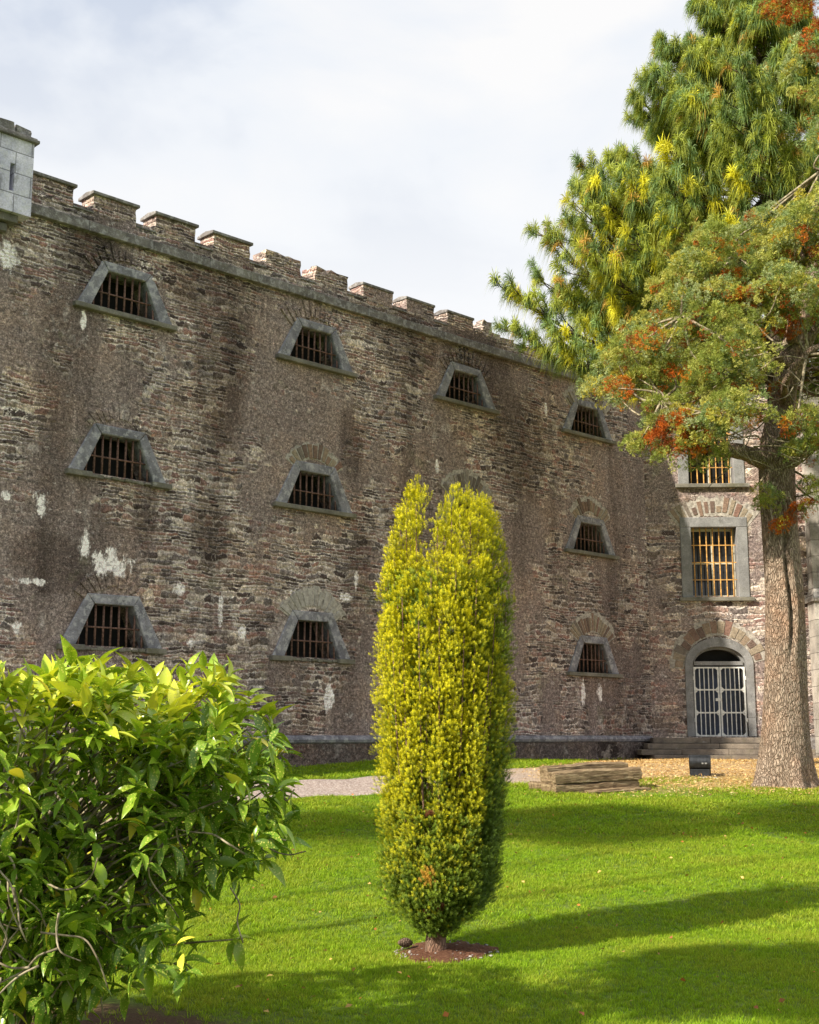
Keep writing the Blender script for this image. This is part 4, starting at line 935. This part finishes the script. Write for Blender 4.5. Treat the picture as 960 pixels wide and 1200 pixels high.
# ------------------------------------------------------------------ timber beams
def beam(name, pxl, pxr, w, h, label, seed, zoff=0., loc=None, cat='timber'):
    a = onground(*pxl); b = onground(*pxr)
    d = (b-a); ln = math.hypot(d.x, d.y); ang = math.atan2(d.y, d.x); r = random.Random(seed); nx_ = 18; V = []; F_ = []
    ring_ = [(0, .02), (.03*h, 0), (w*.5, -.01*h), (w-.02, 0), (w, .03), (w+.004, h*.5), (w, h-.03), (w-.025, h), (w*.5, h+.006), (.03, h), (0, h-.025), (-.004, h*.5)]; n = len(ring_)
    for i in range(nx_+1):
        x = ln*i/nx_; e = 1-.03*(i in (0, nx_))
        for (y, z_) in ring_: V.append((x+(r.uniform(-.02, .02) if i in (0, nx_) else 0), w/2+(y-w/2)*e+r.uniform(-.006, .006)+.008*math.sin(x*5+seed), (z_-h/2)*e+h/2+r.uniform(-.006, .006)+(.010*math.sin(x*4.3+seed*2) if z_ > h*.5 else 0)))
    for i in range(nx_):
        for k in range(n): F_.append((i*n+k, i*n+(k+1) % n, (i+1)*n+(k+1) % n, (i+1)*n+k))
    F_.append(tuple(range(n))); F_.append(tuple(range((nx_+1)*n-1, nx_*n-1, -1)))
    m = MB(); m.add(V, F_); o = m.build(name, M_OAK); sl = math.asin(max(-.3, min(.3, (b.z-a.z)/ln)))
    o.location = a+Vector((0, 0, zoff-.01)); o.rotation_euler = (0, -sl, ang); return tag(o, label, cat, 'old timbers stacked on the lawn', 'thing')
beam('squared_log', (653, 931), (750, 924), .27, .15, 'lower old timber beam resting on the grass at the front of the stack', 1)
beam('squared_log', (652, 931), (753, 924), .26, .18, 'squared old timber beam lying on top at the front of the stack', 9, .155)
beam('squared_log', (643, 924), (738, 917.5), .22, .35, 'old timber beam at the rear of the stack, raised above the front one', 2, .0)
o = beam('plank', (692, 930), (764, 925), .34, .045, 'thin flat plank lying on the grass at the right end of the timber stack', 3)
o = beam('timber_block', (619, 927), (634, 927.5), .20, .14, 'small broken timber block at the left end of the stack', 4)
o = beam('timber_block', (634, 929), (654, 930.5), .24, .22, 'squared timber offcut between the small broken block and the front beam', 6)

# ------------------------------------------------------------------ floodlight
FL = onground(821, 911); fl = thing('floodlight', FL, 'black drum shaped floodlight on a bracket on the lawn near the steps', 'lamp', rz=R(-14))
m = MB(); m.box(-.30, .28, -.16, .16, -.03, .012); m.build('concrete_slab', M_CONC, fl, bevel=.01)
m = MB(); m.box(-.155, .155, -.07, .07, .025, .135)
for sx_ in (-1, 1): m.box(sx_*.165-.008, sx_*.165+.008, -.03, .03, .012, .22); m.box(sx_*.165-.012, sx_*.165+.012, -.08, .08, .012, .026)
m.build('bracket', M_BLACK, fl, bevel=.006)
m = MB(); Pp = [(-.178, 0, .25), (-.17, 0, .25), (-.165, 0, .25), (.165, 0, .25), (.17, 0, .25), (.178, 0, .25)]; m.tube(Pp, [.10, .125, .118, .118, .125, .10], 28)
for i in range(5): x = -.11+.055*i; m.tube([(x-.004, 0, .25), (x+.004, 0, .25)], [.122]*2, 28)
h_ = m.build('housing', M_BLACK, fl, bevel=0)
m = MB(); m.box(.03, .06, -.126, -.12, .22, .245); m.box(.08, .12, -.126, -.12, .22, .245); m.build('rating_plate', mat_simple('plate_grey', (.2, .2, .2), .4), h_)
m = MB(); m.box(-.14, .14, .10, .124, .17, .33); m.build('lens', M_GLASS, fl, bevel=.004)

# ------------------------------------------------------------------ spotted laurel bush
BX, BY = -2.12, 6.75; BG = float(gz(BY)); bush = thing('laurel_bush', (BX, BY, BG), 'large spotted laurel bush with long glossy yellow speckled leaves at the lawn edge', 'shrub')
rb = random.Random(4); st_ = MB(); shoots = []
def bprof(z):   # half width at height z above eye level
    return float(np.interp(z, [-1.5, -1.35, -1.1, -.86, -.6, -.4, -.05, .12, .28, .40], [.42, .6, .80, .98, 1.28, 1.42, 1.42, 1.38, 1.30, .9]))
for i in range(3600):
    if len(shoots) > 1150: break
    z = rb.uniform(-1.38, .31) if rb.random() < .78 else rb.uniform(-.1, .31); a = rb.uniform(0, 6.283); w = bprof(z)*(.92+.13*math.sin(a*5+z*7)+.10*math.sin(a*9-z*5)); lo_ = z < -.35
    f = rb.uniform(.15, 1.0)**.5 if not lo_ else rb.uniform(.1, 1.0)**.6
    if math.sin(a) > .35 and rb.random() < .6: continue
    if lo_ and rb.random() < .15: continue
    x, y = math.cos(a)*w*f, math.sin(a)*min(w, 1.15)*f
    p = Vector((x, y, z-BG)); bump_ = .06*math.sin(x*7+y*5); p.z += bump_
    shoots.append((p, a, w*f, z))
for (x, y, yy) in [(335, 965, 6.5), (318, 985, 6.6), (300, 1000, 6.5), (345, 942, 6.6), (285, 1100, 6.5), (280, 1030, 6.6), (255, 1010, 6.4), (320, 940, 6.5), (190, 1090, 6.2), (205, 1060, 6.3), (55, 1170, 6.0), (150, 1110, 6.1), (310, 1010, 6.7), (240, 985, 6.3), (265, 960, 6.4)]:
    shoots.append((at(x, y, yy)-Vector((BX, BY, BG)), .2, 1.2, -.9))
for i in range(190):
    if i < 110: p = at(rb.uniform(170, 335), rb.uniform(850, 1005), rb.uniform(6.0, 7.2))
    else: p = at(rb.uniform(-20, 225), rb.uniform(1000, 1150), rb.uniform(5.9, 6.8))
    shoots.append((p-Vector((BX, BY, BG)), rb.uniform(-1.2, 1.0), 1.1, rb.uniform(-.8, -.1)))
# leaf template: folded, curved blade
lv = []; lf = []; L_ = 6; wprof = [.08, .62, .98, 1.0, .80, .42, .0]
for i in range(L_+1):
    t = i/L_; w = wprof[i]*.165; y = t; z = -.15*t*t+.05*math.sin(t*3)
    lv += [(-w, y, z+w*.45), (0, y, z), (w, y, z+w*.45)]
for i in range(L_): lf += [[i*3, i*3+1, i*3+4, i*3+3], [i*3+1, i*3+2, i*3+5, i*3+4]]
lv = np.array(lv, float); lf = np.array(lf)
LP = []; LD = []; LS = []; LC = []; LR = []
yel = np.array([.66, .68, .07]); mid = np.array([.32, .47, .04]); dkg = np.array([.15, .27, .03])
hub = Vector((-.15, .1, .45))
for k, (p, a, r, z) in enumerate(shoots):
    low = z < -.5; out = Vector((math.cos(a), math.sin(a), 0)); ax = (out*(.5 if not low else .7)+Vector((0, 0, .9 if not low else -.15))+Vector((rb.uniform(-.7, .7), rb.uniform(-.7, .7), rb.uniform(-.4, .4)))).normalized()
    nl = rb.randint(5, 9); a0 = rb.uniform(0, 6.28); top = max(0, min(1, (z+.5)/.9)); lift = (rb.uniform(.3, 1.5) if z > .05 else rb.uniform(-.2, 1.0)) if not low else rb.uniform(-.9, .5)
    s1 = ax.orthogonal().normalized(); s2 = ax.cross(s1)
    tone_ = rb.random(); top += rb.uniform(-.3, .3)
    for i in range(nl):
        w = a0+i*2*math.pi/nl*1.0+rb.uniform(-.3, .3); d = (s1*math.cos(w)+s2*math.sin(w)+ax*lift*rb.uniform(.5, 1.4)); back = rb.uniform(0, .09)
        if low or rb.random() < (.5 if z < .1 else .15): d.z -= rb.uniform(.0, .7)
        LP.append(p-ax*back); LD.append(d.normalized()); LS.append(rb.uniform(.08, .185)*(.85 if i == 0 else 1)); 
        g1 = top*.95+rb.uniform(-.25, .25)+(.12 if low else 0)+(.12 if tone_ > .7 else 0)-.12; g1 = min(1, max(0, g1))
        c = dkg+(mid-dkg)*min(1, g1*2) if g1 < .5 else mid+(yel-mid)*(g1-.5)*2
        if rb.random() < .035: c = yel*np.array([1.1, .95, 1])
        LC.append(c); LR.append(rb.gauss(0, .35))
    if k % 5 == 0 or k < 0:
        q = hub+Vector((p.x*.35+rb.uniform(-.15, .15), p.y*.35+rb.uniform(-.15, .15), rb.uniform(-.1, .3)+max(0, p.z-.9)*.4))
        q2 = (q+p)/2+Vector((rb.uniform(-.15, .15), rb.uniform(-.15, .15), rb.uniform(-.12, .15)))
        sp_ = spline([q, q2, p], 4); st_.tube(sp_, [lerp(.010, .0035, i/(len(sp_)-1)) for i in range(len(sp_))], 5, False)
for i in range(16):    # main stems rising from the ground
    a = rb.uniform(0, 6.28); r = rb.uniform(.05, .28); b = Vector((r*math.cos(a)-.05, r*math.sin(a), -.03)); e = Vector((rb.uniform(-.9, .9), rb.uniform(-.7, .6), rb.uniform(1.0, 1.6)))
    sp_ = spline([b, b+Vector((rb.uniform(-.1, .1), rb.uniform(-.1, .1), .35)), (b+e)/2+Vector((rb.uniform(-.15, .15), rb.uniform(-.15, .15), .1)), e], 5); st_.tube(sp_, [lerp(.026, .009, k/(len(sp_)-1)) for k in range(len(sp_))], 7)
for i in range(38):    # crooked bare twigs low on the left and hanging at the right
    left = i < 28; p = (at(rb.uniform(-30, 80), rb.uniform(1010, 1190), 5.9+rb.uniform(-.3, .4)) if left else at(rb.uniform(180, 300), rb.uniform(930, 1040), 6.3+rb.uniform(-.2, .4)))-Vector((BX, BY, BG)); P = [p]; a = rb.uniform(0, 6.28)
    for k in range(rb.randint(3, 5)): a += rb.uniform(-.6, .6); P.append(P[-1]+Vector((math.cos(a)*.09, rb.uniform(-.06, .06), math.sin(a)*.08)))
    sp_ = spline(P, 4); st_.tube(sp_, [lerp(.0060, .003, k/(len(sp_)-1)) for k in range(len(sp_))], 5)
for pts in ([(250, 905), (290, 925), (322, 915), (335, 938), (345, 925)], [(215, 960), (250, 985), (300, 975), (335, 985)], [(285, 1105), (278, 1080), (281, 1060), (270, 1040)], [(120, 1080), (135, 1110), (118, 1150), (121, 1190)], [(10, 1190), (8, 1120), (25, 1090), (60, 1100)]):
    P = [at(x, y, 6.45)-Vector((BX, BY, BG)) for x, y in pts]; sp_ = spline(P, 5); st_.tube(sp_, [.0042]*len(sp_), 6)
st_.build('stems', M_STEM, bush, smooth=True)
LP = np.array([list(p) for p in LP]); LD = np.array([list(p) for p in LD]); LS = np.array(LS); n = len(LP)
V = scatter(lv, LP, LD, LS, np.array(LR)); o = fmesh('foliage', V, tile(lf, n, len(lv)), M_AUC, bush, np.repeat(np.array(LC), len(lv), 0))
o.data.polygons.foreach_set('use_smooth', [True]*len(o.data.polygons))
print('laurel leaves', n)

# ------------------------------------------------------------------ trees beyond the left edge of the picture (they shade the lawn)
dv, df = quads(6, lambda i: [(tr.uniform(-.5, .5)*0, 0, 0), (.35, .5, .1), (0, 1, 0), (-.35, .5, .1)])
def side_tree(x, y, zc, r, rz_, label, n=5200, seed=0):
    g0 = float(gz(y)); o = thing('broadleaf_tree', (x, y, g0), label, 'tree'); r_ = np.random.default_rng(seed)
    m = MB(); m.tube(spline([(0, 0, -.1), (.05, 0, (zc-g0)*.4), (0, .05, (zc-g0)*.8), (0, 0, zc-g0+rz_*.5)], 5), list(np.interp(np.arange(16)/15, [0, .25, 1], [.12, .05, .02])), 9); m.build('trunk', M_PBARK, o, smooth=True)
    cc = r_.normal(size=(26, 3)); cc /= np.linalg.norm(cc, axis=1, keepdims=True); cc = cc*np.array([r, r, rz_])*r_.uniform(.35, .8, (26, 1))
    k = r_.integers(0, 26, n); d = r_.normal(size=(n, 3)); d /= np.linalg.norm(d, axis=1, keepdims=True); P = cc[k]+d*r*.38*r_.uniform(.6, 1, (n, 1))+np.array([0, 0, zc-g0])
    V = scatter(dv[:4], P, d+r_.normal(size=(n, 3))*.6, r_.uniform(.10, .2, n), r_.uniform(0, 6.28, n)); c = np.array([.09, .14, .03])*r_.uniform(.7, 1.5, (n, 1))
    fmesh('crown', V, tile(df[:1], n, 4), M_CYP, o, np.repeat(c, 4, 0))
OFF = Vector((math.sin(R(SUN_AZ)), math.cos(R(SUN_AZ)), 0))/math.tan(R(SUN_EL))
for k, (tx, tyy, h, r, rz_) in enumerate([(-.6, 16.4, 13.2, 1.7, .7), (2.4, 16.4, 13.6, 1.7, .6), (5.6, 16.9, 13.3, 1.6, .6), (8.3, 17.2, 13, 1.6, .7), (2.5, 8.8, 5.2, 1.15, .6), (4.3, 8.2, 6.8, 1.5, .9)]):
    p = Vector((tx, tyy, float(gz(tyy))))-OFF*h
    side_tree(p.x, p.y, h+float(gz(tyy)), r, rz_, ['slender tree beyond the left edge of the lawn, farthest left of the tall row', 'slender tree beyond the lawn, second from the left in the tall row', 'slender tree beyond the lawn, third from the left in the tall row', 'slender tree beyond the lawn, rightmost of the tall row', 'smallest round tree beyond the left edge of the lawn', 'medium round tree beyond the left edge, nearest the front of the lawn'][k], seed=k)

# ------------------------------------------------------------------ grass and litter
def gpts(n, y0, y1, mx=.5, pad=.8):
    Yg = np.sqrt(rng.uniform(y0*y0, y1*y1, n)); w = .34*Yg+pad+.9; Xg = rng.uniform(-1, 1, n)*w; return Xg, Yg
def wall_dist(X, Y): return (X-C0.x)*nW.x+(Y-C0.y)*nW.y
def keep(X, Y):
    lo, hi = path_band(X); j = rng.normal(0, .06, len(X)); k = ~((Y > lo+j) & (Y < hi+j)); k &= wall_dist(X, Y) > .14; k &= (Y < 29.8)
    d = np.hypot(X-mc.x, Y-mc.y); k &= d > .34+rng.normal(0, .04, len(X))
    d = np.hypot((X+2.1)*.62, (Y-7.2)*.95)+.25*np.sin(X*4)*np.sin(Y*3.3); k &= rng.random(len(X)) < np.clip((d-.65)/.55, .04, 1)
    lit = np.clip((X-2.2+.8*np.sin(Y*1.7))/2.2, 0, 1)*np.clip((Y-19.2-.6*np.sin(X*1.3))/1.4, 0, 1); k &= rng.random(len(X)) > lit*.93
    k &= np.hypot(X-T0.x, Y-T0.y) > .5
    k &= ~((X > 4.0) & (X < 9) & (Y > 30.0-.0)); return k
V = []; F_ = []; tg = []
for i in range(7):
    a = tr.uniform(0, 6.283); b = Vector((math.cos(a), math.sin(a), 0))*tr.uniform(.0, .45); ln = tr.uniform(-.5, .5); le = Vector((math.cos(a+ln), math.sin(a+ln), 0))*tr.uniform(.15, .75); h = tr.uniform(.6, 1.0)
    s = Vector((-math.sin(a*3), math.cos(a*3), 0))*.055; k = len(V); V += [b-s, b+s, b+le*.4+Vector((0, 0, h*.6))+s*.7, b+le*.4+Vector((0, 0, h*.6))-s*.7, b+le+Vector((0, 0, h))]
    F_ += [[k, k+1, k+2], [k, k+2, k+3], [k+3, k+2, k+4]]; tg += [.2, .2, .75, .75, 1.]
gv0 = np.array(V); gf = np.array(F_); tg = np.array(tg); gv = np.stack([gv0[:, 0], gv0[:, 2], -gv0[:, 1]], 1)   # +Y forward = up
parts = []
for (n0, y0, y1, h0, wid) in [(26000, 4.5, 6.7, .034, 1.1), (74000, 6.6, 10.5, .034, 1.0), (68000, 10.5, 15.5, .036, 1.3), (52000, 15.5, 21.5, .042, 1.8), (34000, 21.5, 30, .05, 2.2)]:
    Xg, Yg = gpts(n0, y0, y1); k = keep(Xg, Yg); Xg, Yg = Xg[k], Yg[k]; n = len(Xg)
    P = np.stack([Xg, Yg, height(Xg, Yg)-.004], 1); D = np.stack([rng.normal(0, .18, n), rng.normal(0, .18, n), np.ones(n)], 1)
    t = gv.copy(); t[:, [0, 2]] *= wid
    patch = .5+.5*np.sin(Xg*1.9+np.sin(Yg*1.3)*2)*np.sin(Yg*1.1+Xg*.7); hs = h0*rng.uniform(.6, 1.35, n)*(.85+.3*patch)
    V = scatter(t, P, D, hs, rng.uniform(0, 6.28, n))
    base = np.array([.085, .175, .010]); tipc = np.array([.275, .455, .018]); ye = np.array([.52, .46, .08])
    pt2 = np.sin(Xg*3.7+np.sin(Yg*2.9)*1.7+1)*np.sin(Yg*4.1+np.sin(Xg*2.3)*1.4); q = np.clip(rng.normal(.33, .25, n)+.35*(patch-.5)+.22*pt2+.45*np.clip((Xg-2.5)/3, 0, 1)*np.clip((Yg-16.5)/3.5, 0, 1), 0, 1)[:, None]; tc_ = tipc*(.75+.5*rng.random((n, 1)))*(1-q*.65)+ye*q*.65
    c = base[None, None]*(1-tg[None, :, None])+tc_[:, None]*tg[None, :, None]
    parts.append((V, tile(gf, n, len(gv)), c.reshape(-1, 3)))
off = 0; VV = []; FF = []; CCc = []
for V, F_, c in parts: VV.append(V); FF.append(F_+off); CCc.append(c); off += len(V)
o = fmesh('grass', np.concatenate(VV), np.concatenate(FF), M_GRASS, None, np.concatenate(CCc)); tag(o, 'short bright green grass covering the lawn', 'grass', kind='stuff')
# needles and scales dropped by the trees
n = 60000; Yg = rng.uniform(19., 30.2, n); Xg = rng.uniform(1.2, 10.5, n)
lit = np.clip((Xg-1.8)/2.2, 0, 1)*np.clip((Yg-18.9)/1.6, 0, 1); k = (rng.random(n) < lit+.02) & (wall_dist(Xg, Yg) > 1.2) & (Yg < 30.05); lo, hi = path_band(Xg); k &= (Yg < hi+.3)
Xg, Yg = Xg[k], Yg[k]; n = len(Xg); P = np.stack([Xg, Yg, height(Xg, Yg)+.024], 1); D = np.stack([rng.normal(size=n), rng.normal(size=n), rng.normal(0, .25, n)], 1)
lt = np.array([(0, 0, 0), (.11, .5, .12), (0, 1, 0), (-.11, .5, -.05)]); V = scatter(lt, P, D, rng.uniform(.02, .065, n), rng.uniform(-1, 1, n))
c = np.array([(.56, .40, .17), (.48, .31, .12), (.62, .48, .25), (.42, .25, .10)])[rng.integers(0, 4, n)]
o = fmesh('needle_litter', V, tile(np.array([[0, 1, 2, 3]]), n, 4), M_DRY, None, np.repeat(c, 4, 0)); tag(o, 'golden brown fallen needles carpeting the ground under the trees', 'leaf litter', kind='stuff')
n = 800; Xg, Yg = gpts(n, 7.2, 19.5); P = np.stack([Xg, Yg, height(Xg, Yg)+.03], 1); D = np.stack([rng.normal(size=n), rng.normal(size=n), rng.normal(0, .3, n)], 1)
V = scatter(np.array([(0, 0, 0), (.35, .5, .15), (0, 1, 0), (-.35, .5, .1)]), P, D, rng.uniform(.02, .055, n), rng.uniform(-1, 1, n))
c = np.array([(.45, .16, .04), (.38, .24, .08), (.55, .36, .12), (.25, .10, .04)])[rng.integers(0, 4, n)]
o = fmesh('fallen_leaves', V, tile(np.array([[0, 1, 2, 3]]), n, 4), M_DRY, None, np.repeat(c, 4, 0)); tag(o, 'small brown and orange leaves scattered over the lawn', 'leaves', kind='stuff')
